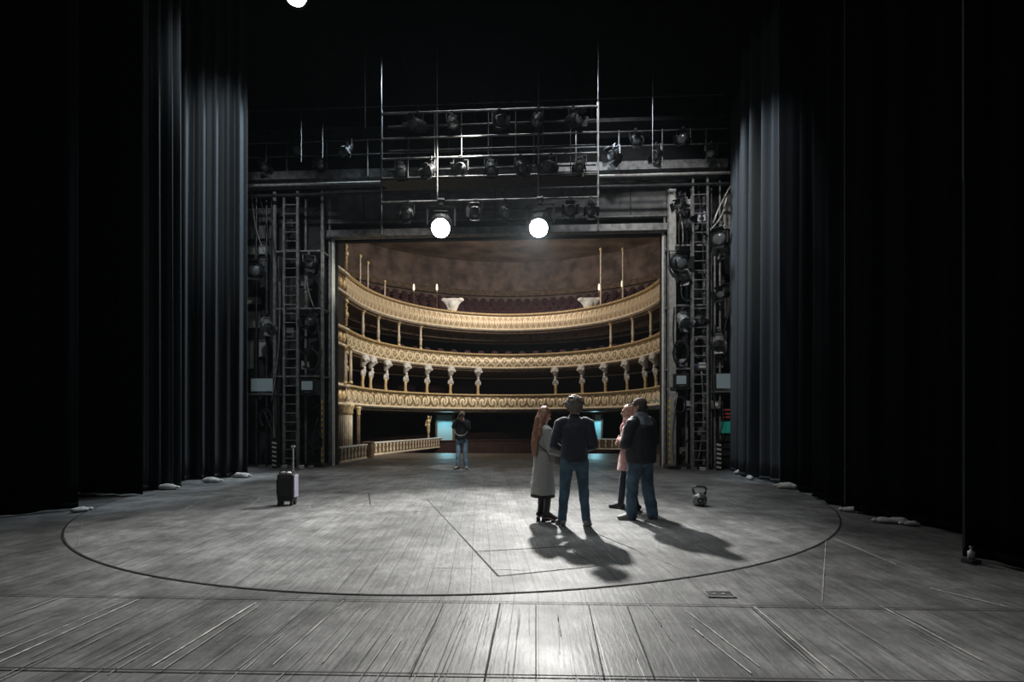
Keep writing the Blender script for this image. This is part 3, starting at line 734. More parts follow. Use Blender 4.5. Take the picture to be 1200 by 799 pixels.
# ------------------------------------------------------------------ spotlights
def spotlight_proto(tilt, S=1.0, lens='lens_off', body='black', doors=True):
    t = thing('spotlight', '', 'spotlight')
    rot = Matrix.Rotation(tilt, 3, 'X')                      # local -y is the beam, tilt lowers it
    c = V((0, 0, -.38 * S)); P = lambda p: c + rot @ (V(p) * S)
    q = MB(); q.box((0, 0, -.03 * S), (.06 * S, .07 * S, .1 * S)); q.cyl((-.05 * S, 0, 0), (.05 * S, 0, 0), .045 * S); q.build('clamp', 'dark_metal', t)
    q = MB(); q.bar((-.21 * S, 0, -.38 * S), (-.21 * S, 0, -.1 * S), .03 * S, .012); q.bar((.21 * S, 0, -.38 * S), (.21 * S, 0, -.1 * S), .03 * S, .012); q.bar((-.22 * S, 0, -.09 * S), (.22 * S, 0, -.09 * S), .03 * S, .012)
    q.build('yoke', 'dark_metal', t)
    ax = rot @ V((0, -1, 0))
    q = MB(); q.lathe([(.02 * S, -.26 * S), (.13 * S, -.24 * S), (.17 * S, -.15 * S), (.18 * S, .1 * S), (.165 * S, .12 * S), (.165 * S, .19 * S), (.15 * S, .2 * S)], c, n=16, axis=ax)
    for k in range(4): q.box(P((0, .02 + .04 * k, .185)), (.2 * S, .015 * S, .03 * S), rot)
    q.build('housing', body, t, smooth=False)
    q = MB(); q.lathe([(.145 * S, .195 * S), (.12 * S, .215 * S), (.06 * S, .23 * S), (.001, .235 * S)], c, n=20, axis=ax); q.build('lens', lens, t, smooth=True)
    if doors:
        for k in range(4):
            r2 = rot @ Matrix.Rotation(k * math.pi / 2, 3, 'Y'); r3 = r2 @ Matrix.Rotation(R(-28), 3, 'X')
            MB().box(c + r2 @ V((0, -.27 * S, .2 * S)), (.26 * S, .16 * S, .006), r3).build('barn_door', body, t)
    return t
def hang(proto, loc, rz, label, group='spotlights hung in the rigging', used=set()):
    if id(proto) not in used: used.add(id(proto)); o = proto; o.location = loc; o.rotation_euler = (0, 0, rz); o['label'] = label; o['group'] = group; return o
    return dup(proto, loc, rz, label, group)

# the three lit lamps
def lit_lamp(p, aim, power, label, size=140):
    d = V(aim) - V(p); rz = math.atan2(d.x, -d.y); til = math.atan2(-d.z, math.hypot(d.x, d.y))
    t = spotlight_proto(til, 1.75, 'lens_on', 'black', doors=False)
    t.location = (p[0], p[1], p[2] + .38 * 1.75); t.rotation_euler = (0, 0, rz); t['label'] = label; t['group'] = 'lit stage lamps'
    l = bpy.data.lights.new('beam', 'SPOT'); l.energy = power; l.color = (1, .985, .95); l.spot_size = R(size); l.spot_blend = 1; l.shadow_soft_size = .16
    o = bpy.data.objects.new('beam', l); C.objects.link(o); o.parent = t
    o.location = V((0, 0, -.38 * 1.75)) + (Matrix.Rotation(til, 3, 'X') @ V((0, -1, 0))) * .5; o.rotation_euler = (R(90) - til, 0, math.pi)
    o.rotation_euler = (Matrix.Rotation(til, 3, 'X') @ V((0, -1, 0))).to_track_quat('-Z', 'Y').to_euler()
    return t
def lamp_at(px, py, d): x, y = cam2w((px - 600) / FPX * d, d); return (x, y, CH + (HZ - py) / FPX * d)
LB = lamp_at(633, 262, 12.95); LA = lamp_at(517, 264, 12.95); LC = lamp_at(345, -9, 11.0)
lit_lamp(LB, (.2, 5.0, 0), KEY_B, 'brightly lit stage lamp, right one of the glaring pair above the opening', 70)
lit_lamp(LA, (.2, 3.5, .5), KEY_A, 'brightly lit stage lamp, left one of the glaring pair above the opening')
lit_lamp(LC, (1.0, 2.0, 3), KEY_C, 'lit stage lamp at the top edge of the picture, upper left')

# ------------------------------------------------------------------ lighting bridge (centre)
BY = 12.95
zL = LB[2] + .38 * 1.75
def pipe(a, b, r=.028): return MB().cyl(a, b, r, n=10)
t = thing('lighting_bridge', 'suspended pipe-frame lighting bridge in the centre carrying the glaring lamps', 'lighting bridge', (0, BY, 0))
pl, pr = PT(447, 275, BY).x, PT(701, 275, BY).x
zb, ztp = zL - .0, PT(600, 128, BY).z
for x_ in (pl, pr, pl + 1.55, pr - 1.6):
    pipe((x_, 0, zb - .9 if x_ in (pl, pr) else zb), (x_, 0, ztp + .1), .028).build('upright', 'steel' if x_ == pr else 'dark_metal', t)
    pipe((x_, 0, ztp), (x_, 0, 16.3), .008).build('suspension_cable', 'black', t)
for zz, r in ((zb, .03), (PT(600, 205, BY).z, .025), (PT(600, 182, BY).z, .025), (PT(600, 158, BY).z, .025), (ztp, .03)):
    pipe((pl, 0, zz), (pr, 0, zz), r).build('rail', 'steel', t)
    pipe((pl, .6, zz), (pr, .6, zz), r).build('rail', 'dark_metal', t)
zd = PT(600, 205, BY).z
MB().box(((pl + pr) / 2, .3, zd - .03), (pr - pl, .6, .05)).build('walkway', 'dark_metal', t)
for k in range(9):
    xx = pl + (pr - pl) * k / 8; pipe((xx, 0, zd), (xx, 0, ztp), .015).build('stanchion', 'dark_metal', t)
s1 = spotlight_proto(R(35), .85); s2 = spotlight_proto(R(15), .95); s3 = spotlight_proto(R(55), .8, body='dark_metal')
random.seed(11)
pos1 = ['just left of the left glaring lamp', 'between the two glaring lamps, left', 'between the two glaring lamps, right', 'right of the right glaring lamp', 'at the right end of the row']
for k, px in enumerate([478, 557, 592, 668, 692]):
    p = PT(px, 230, BY); hang([s1, s2][k % 2], (p.x, BY, zb), random.uniform(-.5, .5), 'unlit black spotlight on the lowest bridge pipe ' + pos1[k])
for k, px in enumerate([470, 505, 540, 575, 610, 645, 680]):
    p = PT(px, 182, BY); hang([s3, s1, s2][k % 3], (p.x, BY, PT(600, 182, BY).z), random.uniform(-.8, .8), 'unlit black spotlight on the middle bridge pipe, number %s from the left' % ['one', 'two', 'three', 'four', 'five', 'six', 'seven'][k])
for k, px in enumerate([490, 530, 585, 630, 672]):
    p = PT(px, 140, BY); hang([s2, s3][k % 2], (p.x, BY, ztp), random.uniform(-.8, .8), 'unlit black spotlight on the top bridge pipe, number %s from the left' % ['one', 'two', 'three', 'four', 'five'][k])

# ------------------------------------------------------------------ catwalk in front of the proscenium
CY = 14.9
t = thing('catwalk', 'long dark steel catwalk with hand rails crossing above the stage opening', 'catwalk', (0, CY, 0))
zc = PT(780, 187, CY).z; xl, xr = -8.6, 7.2
MB().box((0 + (xl + xr) / 2, .35, zc - .14), (xr - xl, .7, .26)).build('deck', 'steel', t)
MB().cyl((xl, -.12, zc - .52), (xr, -.12, zc - .52), .045).build('lower_pipe', 'pale_steel', t)
MB().cyl((xl, -.02, zc - .8), (xr, -.02, zc - .8), .05).build('lower_pipe', 'dark_metal', t)
for zz in (.45, .9): MB().cyl((xl, 0, zc + zz), (xr, 0, zc + zz), .02, n=8).build('hand_rail', 'steel', t)
for k in range(4): MB().cyl((-8 + k * 4.9, .6, zc - .1), (-8 + k * 4.9, .6, 16.3), .012, n=6).build('suspension_cable', 'black', t)
for k in range(12):
    xx = xl + (xr - xl) * (k + .5) / 12; MB().cyl((xx, 0, zc - .25), (xx, 0, zc + .95), .022, n=8).build('stanchion', 'steel', t)
    MB().bar((xx, -.02, zc - .5), (xx, .1, zc - .2), .03).build('pipe_hanger', 'dark_metal', t)
for k, px in enumerate([312, 352, 378, 410, 720, 744, 768, 800, 832]):
    p = PT(px, 160, CY)
    hang([s3, s2, s1][k % 3], (p.x, CY - .1, zc + (.9 if k % 2 else .45)), random.uniform(-.9, .9), 'unlit spotlight clamped to the catwalk rail %s' % ['at the far left', 'second at the left', 'third at the left', 'fourth at the left', 'just right of the bridge upright', 'second right of the bridge upright', 'third right of the bridge upright', 'above the right tower ladder', 'nearest the right curtain'][k])
# upper gallery line
t = thing('fly_bridge', 'dim upper steel bridge behind the bridge lamps', 'catwalk', (0, 15.3, 0))
z2 = PT(600, 150, 15.3).z
MB().box((-.6, 0, z2), (15.6, .5, .12)).build('deck', 'dark_metal', t)
for k in range(4): MB().cyl((-7.6 + k * 4.6, 0, z2), (-7.6 + k * 4.6, 0, 16.3), .012, n=6).build('suspension_cable', 'black', t); MB().cyl((-8.4, -.2, z2 + .7), (7.2, -.2, z2 + .7), .02).build('hand_rail', 'steel', t)
for k in range(9): MB().cyl((-8 + k * 1.85, -.2, z2), (-8 + k * 1.85, -.2, z2 + .7), .018, n=8).build('stanchion', 'dark_metal', t)
# hoist cables
for k, (px, Y_, y1) in enumerate([(353, 13.8, 190), (378, 14.2, 185), (312, 14.0, 190), (765, 13.8, 190), (810, 14.4, 168), (428, 12, 150)]):
    a = PT(px, y1, Y_); o = MB().cyl((0, 0, 0), (0, 0, 16.3 - a.z), .01, n=6).build('hoist_cable', 'black'); o.location = a
    tag(o, 'thin steel hoist cable hanging %s' % ['above the left tower ladder', 'right of the left tower ladder', 'beside the blue grey left curtain', 'above the right part of the catwalk', 'above the right tower', 'between the left tower and the bridge'][k], 'cable', 'hoist cables')

# ------------------------------------------------------------------ towers
TY = 15.15
def ladder(px0, px1, ytop, Y_, label):
    a = PT(px0, 548, Y_); b = PT(px1, 548, Y_); zt_ = PT(px0, ytop, Y_).z; wd = b.x - a.x
    t = thing('rung_ladder', label, 'ladder', (a.x + wd / 2, Y_, 0))
    for sx in (-1, 1): MB().box((sx * wd / 2, 0, zt_ / 2), (.055, .05, zt_)).build('side_rail', 'steel', t)
    k = 0; z = .3
    while z < zt_ - .1:
        MB().cyl((-wd / 2, 0, z), (wd / 2, 0, z), .017, n=8).build('rung', 'steel', t); z += .29
    return t
ladder(333, 349, 232, TY - .25, 'tall grey rung ladder on the left lighting tower')
ladder(812, 829, 207, TY - .25, 'tall grey rung ladder on the right lighting tower')
def tower(name_lab, pxs, shelves, ytop, tape_px):
    xs = [PT(p, 548, TY).x for p in pxs]; zt_ = PT(pxs[0], ytop, TY).z
    t = thing('lighting_tower', name_lab, 'lighting tower', (0, TY, 0))
    for x_ in xs:
        for yy in (0, .55): MB().box((x_, yy, zt_ / 2), (.09 if yy == 0 else .06, .06, zt_)).build('upright', 'steel', t)
    for ys in shelves:
        zz = PT(pxs[0], ys, TY).z
        MB().box(((xs[0] + xs[-1]) / 2, .27, zz), (abs(xs[-1] - xs[0]), .6, .05)).build('platform', 'steel', t)
    zz = .25
    while zz < zt_: MB().bar((xs[0], .55, zz), (xs[-1], .55, zz + .9), .03).build('brace', 'dark_metal', t); zz += 1.1
    MB().box(((xs[0] + xs[-1]) / 2, .27, .05), (abs(xs[-1] - xs[0]) + .1, .66, .1)).build('foot_plate', 'dark_metal', t)
    if tape_px > 600: MB().box((xs[0] + .1, -.02, zt_ / 2), (.2, .06, zt_)).build('post_plate', 'pale_steel' , t)
    xt = PT(tape_px, 548, TY).x
    q = MB()
    for k in range(11): q.box((xt, -.036 if tape_px < 600 else -.06, .22 + k * .19), (.05, .008, .09))
    q.build('hazard_tape', 'yellow', t)
    return t
tower('dim pipe-frame lighting tower left of the opening, hung with gear', (322, 349, 378), (295, 362, 441), 225, 378)
tower('grey lighting tower right of the opening, packed with gear', (784, 811, 832), (288, 358, 432), 222, 784)
def monitor(c, wd, hh, dp, label, kind, holder_z=None):
    t = thing('monitor', label, 'monitor', c)
    MB().box((0, 0, hh / 2), (wd, dp, hh)).build('case', 'black' if kind == 'crt' else 'dark_metal', t, bevel=.02)
    q = MB(); q.box((0, -dp / 2 - .003, hh * .54), (wd * .62 if kind == 'crt' else wd * .88, .012, hh * .62 if kind == 'crt' else hh * .82)); q.build('screen', 'screen', t, bevel=.004)
    MB().box((0, -dp / 2 - .008, hh * .08), (wd * .3, .012, hh * .05)).build('button_strip', 'steel', t)
    return t
p = PT(362, 461, TY); monitor((p.x, TY + .1, p.z), .58, .46, .45, 'small tube monitor on the left tower beside the ladder', 'crt')
p = PT(797, 454, TY); monitor((p.x, TY + .1, p.z), .48, .42, .45, 'small tube monitor on the right tower beside the ladder', 'crt')
p = PT(310, 461, TY + .1); mz1 = p; monitor((p.x, TY + .1, p.z), .82, .5, .3, 'large grey screen on a shelf left of the left tower', 'flat')
p = PT(850, 458, TY + .1); mz2 = p; monitor((p.x, TY + .1, p.z), .74, .55, .3, 'large grey screen on a shelf beside the right curtain', 'flat')
for p, lab, px in ((mz1, 'bracketed shelf under the large left screen', 1), (mz2, 'bracketed shelf under the large right screen', -1)):
    t = thing('monitor_shelf', lab, 'shelf', (p.x, TY + .1, p.z - .06))
    MB().box((0, .28, .03), (.98, .95, .05)).build('board', 'steel', t)
    for sx in (-.4, .4): MB().bar((sx, .7, -.35), (sx, .0, 0), .03).build('bracket', 'dark_metal', t)
for p, lab in ((PT(362, 461, TY), 'small monitor shelf on the left tower'), (PT(797, 454, TY), 'small monitor shelf on the right tower')):
    t = thing('monitor_shelf', lab, 'shelf', (p.x, TY + .1, p.z - .05)); MB().box((0, .1, .025), (.66, .6, .05)).build('board', 'dark_metal', t); MB().bar((0, .4, -.3), (0, -.1, 0), .03).build('bracket', 'dark_metal', t)
# pale wall panels and lockers beyond the left tower
for k, (px0, px1, y0_, y1_, m_) in enumerate([(287, 317, 244, 280, 'grey_wall'), (287, 315, 287, 298, 'pale_panel'), (287, 312, 303, 312, 'grey_wall'), (287, 305, 348, 356, 'pale_panel'), (287, 303, 364, 384, 'pale_panel'), (288, 296, 398, 432, 'pale_panel'), (303, 312, 398, 418, 'pale_panel'),
                                             (848, 862, 225, 268, 'pale_panel'), (850, 862, 296, 320, 'pale_panel'), (850, 862, 340, 372, 'grey_wall')]):
    a = PT(px0, y1_, PY - .1); b = PT(px1, y0_, PY - .1)
    t = thing('wall_panel', ['dark grey wall panel highest beyond the left tower', 'pale slat panel second from top beyond the left tower', 'grey slat panel third from top beyond the left tower', 'narrow pale panel beyond the left tower, above the brightest one', 'brightest pale panel beyond the left tower', 'small tall pale panel at left, just above the large grey screen', 'small square pale panel right of the tall one above the left screen',
                             'slanting pale panel high beside the right curtain', 'pale panel beside the right curtain at ladder mid height', 'grey panel beside the right curtain lowest of its row'][k], 'wall panel', ((a.x + b.x) / 2, PY - .06, (a.z + b.z) / 2))
    wd, hh = b.x - a.x, b.z - a.z
    MB().box((0, 0, 0), (wd, .08, hh)).build('board', m_, t, bevel=.01)
    MB().box((0, -.055, hh / 2 - .03), (wd, .03, .04)).build('ledge', 'steel', t)
# gear on the towers
def coil(c, r, turns, label, m='rubber'):
    q = MB(); pts = []; rnd = random.Random(int(c[0] * 100) + int(c[2] * 37))
    for i in range(turns * 14 + 1):
        a = 2 * math.pi * i / 14; rr = r * (1 + .1 * math.sin(i * .37)); pts.append((rr * math.cos(a), -.06 + .03 * rnd.random() + .012 * (i // 14), rr * 1.45 * math.sin(a) - r * 1.45))
    o = q.tube(pts, .016, 6).build('cable_coil', m, None, smooth=True); o.location = c; return tag(o, label, 'cable coil', 'coiled cables hung on the towers')
nums = ['first', 'second', 'third', 'fourth', 'fifth', 'sixth', 'seventh', 'eighth']
for side, lst in (('left', [(363, 310), (367, 372), (357, 395), (366, 410), (340, 480), (370, 505), (312, 480)]),
                  ('right', [(792, 300), (806, 330), (798, 400), (820, 320), (820, 395), (797, 465), (822, 470), (845, 400)])):
    for k, (px, py) in enumerate(lst):
        p = PT(px, py, TY - .08); coil((p.x, TY - .08, p.z), random.uniform(.14, .24), 4, 'coil of black cable on the %s tower, %s from the top' % (side, nums[k]), random.choice(['rubber', 'dark_metal', 'steel']) if side == 'right' else 'rubber')
g1 = spotlight_proto(R(10), 1.3); g2 = spotlight_proto(R(40), 1.0, body='steel')
for k, (px, py, pr_, rz, lab) in enumerate([
    (300, 300, g1, .3, 'big dark spotlight silhouette left of the left tower'), (312, 366, g2, .9, 'pale boxy spotlight tilted down left of the left tower'),
    (362, 296, s1, .5, 'black spotlight under the top shelf of the left tower'), (364, 364, s2, -.4, 'black spotlight under the middle shelf of the left tower'),
    (794, 290, g1, .2, 'big black spotlight under the top shelf of the right tower'), (803, 306, g2, -.5, 'grey spotlight tilted down below the top shelf of the right tower'),
    (800, 360, g2, .2, 'grey spotlight under the middle shelf of the right tower'), (803, 250, s2, .6, 'black spotlight in the top bay of the right tower'),
    (820, 362, s1, .1, 'black spotlight behind the right ladder below the middle shelf'), (797, 226, s1, -.7, 'black spotlight at the very top of the right tower'),
    (845, 262, g1, -.6, 'dark spotlight between the right ladder and the pale panels'), (848, 330, s2, -.9, 'black spotlight left of the right curtain at mid height'),
    (842, 385, g2, -.4, 'grey spotlight above the large right screen')]):
    p = PT(px, py, TY - .1); hang(pr_, (p.x, TY - .1, p.z), rz, lab, 'spotlights mounted on the side towers')
gw = ['black', 'dark_metal', 'steel', 'pale_steel', 'white', 'lilac']; rg = random.Random(21)
wh = {'L': ['at the top', 'in the upper bay', 'in the middle bay', 'above the small monitor', 'below the small monitor', 'near the floor'], 'R': ['at the top', 'just below the top', 'in the upper bay', 'below the upper bay', 'in the middle bay', 'above the small monitor', 'below the small monitor', 'behind the lower ladder', 'beside the large screen', 'near the floor']}
for side, lst in (('L', [(340, 262), (356, 335), (340, 390), (358, 428), (345, 500), (365, 530)]), ('R', [(806, 240), (822, 255), (790, 322), (845, 300), (806, 385), (800, 425), (806, 475), (822, 505), (842, 425), (800, 528)])):
    for k, (px, py) in enumerate(lst):
        p = PT(px, py, TY + .12); c_ = rg.choice(gw[2:] if side == 'R' else gw[1:4]); sz = rg.uniform(.12, .22)
        t = thing('dimmer_box', '%s dimmer box strapped to the %s tower %s' % ({'steel': 'grey', 'pale_steel': 'pale grey', 'white': 'white', 'lilac': 'lilac grey', 'dark_metal': 'dark'}[c_], 'left' if side == 'L' else 'right', wh[side][k]), 'dimmer box', p, rg.uniform(-.3, .3), 'dimmer boxes on the towers')
        MB().box((0, 0, 0), (sz * 1.3, .14, sz * 1.6)).build('case', c_, t, bevel=.01)
        MB().box((0, -.08, -sz * .3), (sz * .8, .03, sz * .4)).build('socket_strip', 'black', t, bevel=.004); MB().ell((sz * .3, -.075, sz * .4), (.02, .012, .02), n=8).build('knob', 'rubber', t)
        MB().bar((0, .06, -.02), (0, .42, -.02), .03).build('bracket', 'dark_metal', t)
# vertical gear pipes that carry the outer lamps
for k, (px, y1_) in enumerate([(300, 230), (312, 235), (326, 300), (844, 212), (838, 300)]):
    a = PT(px, 548, TY + .0); z_ = PT(px, y1_, TY).z; o = MB().cyl((0, 0, 0), (0, 0, z_), .03, n=10).build('boom_pipe', 'steel' if px > 600 else 'dark_metal'); o.location = (a.x, TY + .02, 0)
    tag(o, ['vertical boom pipe carrying the big dark spotlight at far left', 'vertical boom pipe carrying the pale boxy spotlight', 'short boom pipe just left of the left ladder', 'tall boom pipe beside the right curtain', 'shorter boom pipe right of the right ladder'][k], 'pipe', 'boom pipes')
# hanging cables
random.seed(8)
CBL = ['at its top outer corner', 'beside the outermost one', 'in front of the highest wall panel', 'along the pale boxy spotlight', 'down the ladder foot', 'above the striped marker', 'under the top shelf', 'behind the small monitor', 'near the floor by the hazard tape',
       'at its top inner corner', 'across its top bay', 'over the upper ladder', 'slanting, outer of two', 'slanting, inner of two', 'between middle and lower shelf', 'down the lower ladder', 'right of the ladder above the control box', 'above the striped marker', 'near the floor by the hazard tape', 'beside the right curtain']
for k, (x0, y0_, x1, y1_) in enumerate([(295, 225, 312, 300), (302, 222, 318, 310), (318, 230, 330, 330), (328, 330, 318, 470), (322, 440, 330, 545), (308, 480, 320, 516), (360, 300, 368, 360), (372, 380, 371, 430), (372, 490, 368, 530),
                                       (790, 225, 800, 285), (803, 225, 797, 290), (818, 215, 822, 355), (836, 262, 858, 215), (832, 270, 853, 222), (790, 360, 796, 430), (822, 435, 818, 540), (838, 380, 842, 515), (846, 470, 840, 515), (794, 460, 790, 540), (855, 300, 848, 390)]):
    a = PT(x0, y0_, TY - .12); b = PT(x1, y1_, TY - .12 - .15 * random.random()); pts = []
    for i in range(13):
        u = i / 12; pts.append(a.lerp(b, u) + V((.1 * math.sin(u * 3.1) * random.choice((1, 1)) * (1 if k % 2 else -1), 0, -.12 * math.sin(u * math.pi))))
    o = MB().tube([p_ - a for p_ in pts], .018 if k not in (12, 13) else .03, 6).build('hanging_cable', 'pale_steel' if k in (12, 13) else ('rubber' if k % 3 else 'steel'), None, smooth=True); o.location = a
    tag(o, '%s cable sagging on the %s tower, %s' % ('pale' if k in (12, 13) else 'dark', 'left' if k < 9 else 'right', CBL[k]), 'cable', 'cables hanging on the towers')
# striped marker boards at tower feet
for k, (px, y0_, y1_, lab) in enumerate([(322, 545, 513, 'white and black striped marker strip at the foot of the left tower'), (842, 545, 515, 'white and black striped marker strip at the foot of the right tower')]):
    a = PT(px, 547, TY - .4); h_ = PT(px, y1_, TY - .4).z; t = thing('striped_marker', lab, 'marker', (a.x, TY - .4, 0))
    MB().box((0, 0, h_ / 2), (.14, .05, h_)).build('board', 'black', t)
    q = MB()
    for i in range(6): q.box((0, -.03, .1 + i * (h_ - .12) / 6), (.14, .01, .06), Matrix.Rotation(R(12), 3, 'Y'))
    q.build('stripes', 'white', t)
# right side coloured gear
p = PT(850, 500, TY); t = thing('equipment_rack', 'dark equipment rack with red bars and teal lit panel beside the right curtain', 'equipment rack', (p.x + .1, TY + .35, 0))
MB().box((0, 0, .95), (.7, .5, 1.9)).build('cabinet', 'black', t, bevel=.01)
MB().box((-.06, -.26, 1.3), (.36, .04, .36)).build('lit_panel', 'teal', t, bevel=.015)
for k in range(3): MB().box((-.06, -.28, .5 + k * .22), (.5, .03, .16)).build('drawer', 'dark_metal', t, bevel=.008)
for zz, wd_ in ((1.62, .6), (1.72, .5), (1.84, .6)): MB().box((-.02, -.26, zz), (wd_, .04, .05)).build('red_bar', 'red', t)
p = PT(838, 475, TY - .1); t = thing('control_box', 'small pale control box on the right tower above the striped marker', 'control box', (p.x, TY - .12, p.z - .1))
MB().box((0, 0, .12), (.26, .12, .24)).build('case', 'steel', t, bevel=.01); MB().cyl((0, -.06, .13), (0, -.08, .13), .06).build('dial', 'white', t)
p = PT(822, 430, TY - .1); t = thing('control_box', 'small blue and white box on the shelf behind the right ladder', 'control box', (p.x, TY + .05, PT(784, 432, TY).z + .02))
MB().box((0, 0, .08), (.3, .2, .16)).build('case', 'white', t, bevel=.01); MB().box((-.12, -.105, .08), (.1, .01, .16)).build('blue_side', mat('blue_plastic', (.03, .06, .2), .5), t)
for k, (px, c_) in enumerate([(335, 'white'), (343, 'steel'), (355, 'white'), (366, 'steel'), (800, 'steel'), (812, 'steel'), (822, 'white')]):
    a = PT(px, 546, TY - .32); t = thing('floor_box', 'small pale connector box on the floor at the %s tower foot, %s from the left' % ('left' if k < 4 else 'right', nums[k if k < 4 else k - 4]), 'connector box', (a.x, TY - .42 , 0), random.uniform(-.5, .5), 'connector boxes at the tower feet')
    MB().box((0, 0, .05), (.16, .12, .1)).build('case', c_, t, bevel=.01); MB().tube([(.0, .05, .06), (.0, .12, .1), (.0, .2, .03)], .012).build('plug', 'rubber', t, smooth=True)

# ------------------------------------------------------------------ trolley case
x, y = FP(333, 593)
t = thing('trolley_case', 'black trolley case with raised silver handle standing alone on the stage', 'trolley case', (x, y + .1, .006), R(4))
t.scale = (.82, .82, .98)
MB().box((0, 0, .33), (.34, .24, .46)).build('body', 'rubber', t, bevel=.03)
MB().box((.185, 0, .34), (.03, .2, .4)).build('side_panel', 'lilac', t, bevel=.008)
MB().box((0, -.13, .34), (.26, .03, .34)).build('front_pocket', 'rubber', t, bevel=.012)
MB().tube([(-.17, 0, .5), (-.215, 0, .44), (-.215, 0, .2), (-.17, 0, .14)], .014).build('side_strap', 'rubber', t, smooth=True)
for sx in (-.13, .13):
    for sy in (-.08, .08): MB().cyl((sx - .02, sy, .045), (sx + .02, sy, .045), .045).build('wheel', 'rubber', t)
MB().box((0, 0, .09), (.32, .2, .03)).build('base_plate', 'dark_metal', t)
MB().cyl((.1, .06, .55), (.1, .06, 1.02), .016).build('handle_pole', 'pale_steel', t); MB().box((.1, .06, 1.04), (.09, .04, .035)).build('handle_grip', 'pale_steel', t, bevel=.01)
q = MB(); q.ell((-.07, 0, .575), (.08, .07, .03)); q.build('folded_glove', 'sack', t, smooth=True)
MB().tube([(-.16, 0, .56), (-.1, -.02, .61), (0, 0, .6), (.06, 0, .57), (.15, 0, .6)], .018).build('carry_handle', 'dark_metal', t, smooth=True)
MB().ell((.06, -.04, .575), (.05, .05, .025)).build('luggage_tag', 'white', t, smooth=True)
# ------------------------------------------------------------------ kettlebell
x, y = FP(822, 594)
t = thing('kettlebell', 'large worn cast iron kettlebell standing alone at right on the stage', 'kettlebell', (x, y + .1, .006), R(-12))
prof = []
for i in range(15):
    a = -math.pi / 2 + .55 + (math.pi - .55) * i / 14; prof.append((max(.002, .125 * math.cos(a)), .107 + .125 * math.sin(a)))
MB().lathe(prof, n=28).build('ball', 'iron', t, smooth=True)
pts = [(-.075, 0, .19), (-.1, 0, .24), (-.11, 0, .29), (-.09, 0, .325), (-.05, 0, .335), (.05, 0, .335), (.09, 0, .325), (.11, 0, .29), (.1, 0, .24), (.075, 0, .19)]
MB().tube(pts, .02, 10).build('handle', 'dark_metal', t, smooth=True)
q = MB(); q.lathe([(.05, .0), (.05, .012), (.038, .012), (.036, .004), (.001, .004)], (0, -.118, .11), n=20, axis=V((0, -1, .0))); q.build('face_disc', 'rubber', t, smooth=True)

# ------------------------------------------------------------------ people
def hand(q, wrist, d, pn, side, curl=.6, s=1.0):
    # d: towards the fingertips, pn: palm normal, side: +1 when the thumb lies along d x pn
    d = V(d).normalized(); pn = V(pn); pn = (pn - d * pn.dot(d)).normalized(); u = d.cross(pn) * side; wv = V(wrist)
    q.loft([(wv, .024 * s, .02 * s), (wv + d * .04 * s, .036 * s, .016 * s), (wv + d * .085 * s, .04 * s, .013 * s)], side=u, n=12)
    for k, ln in enumerate((.072, .08, .074, .058)):
        b = wv + d * .085 * s + u * (.03 - .0205 * k) * s; c1 = curl * .7; c2 = curl * 1.6
        m1 = b + (d * math.cos(c1) + pn * math.sin(c1)) * ln * .5 * s; e = m1 + (d * math.cos(c2) + pn * math.sin(c2)) * ln * .5 * s
        q.cap(b, m1, .0092 * s, .0085 * s, n=8); q.cap(m1, e, .0085 * s, .0072 * s, n=8)
    b = wv + d * .03 * s + u * .03 * s; m1 = b + (d * .6 + u * .75 + pn * .25).normalized() * .045 * s; e = m1 + (d * .85 + u * .2 + pn * .45).normalized() * .035 * s
    q.cap(b, m1, .0125 * s, .011 * s, n=8); q.cap(m1, e, .0105 * s, .008 * s, n=8)

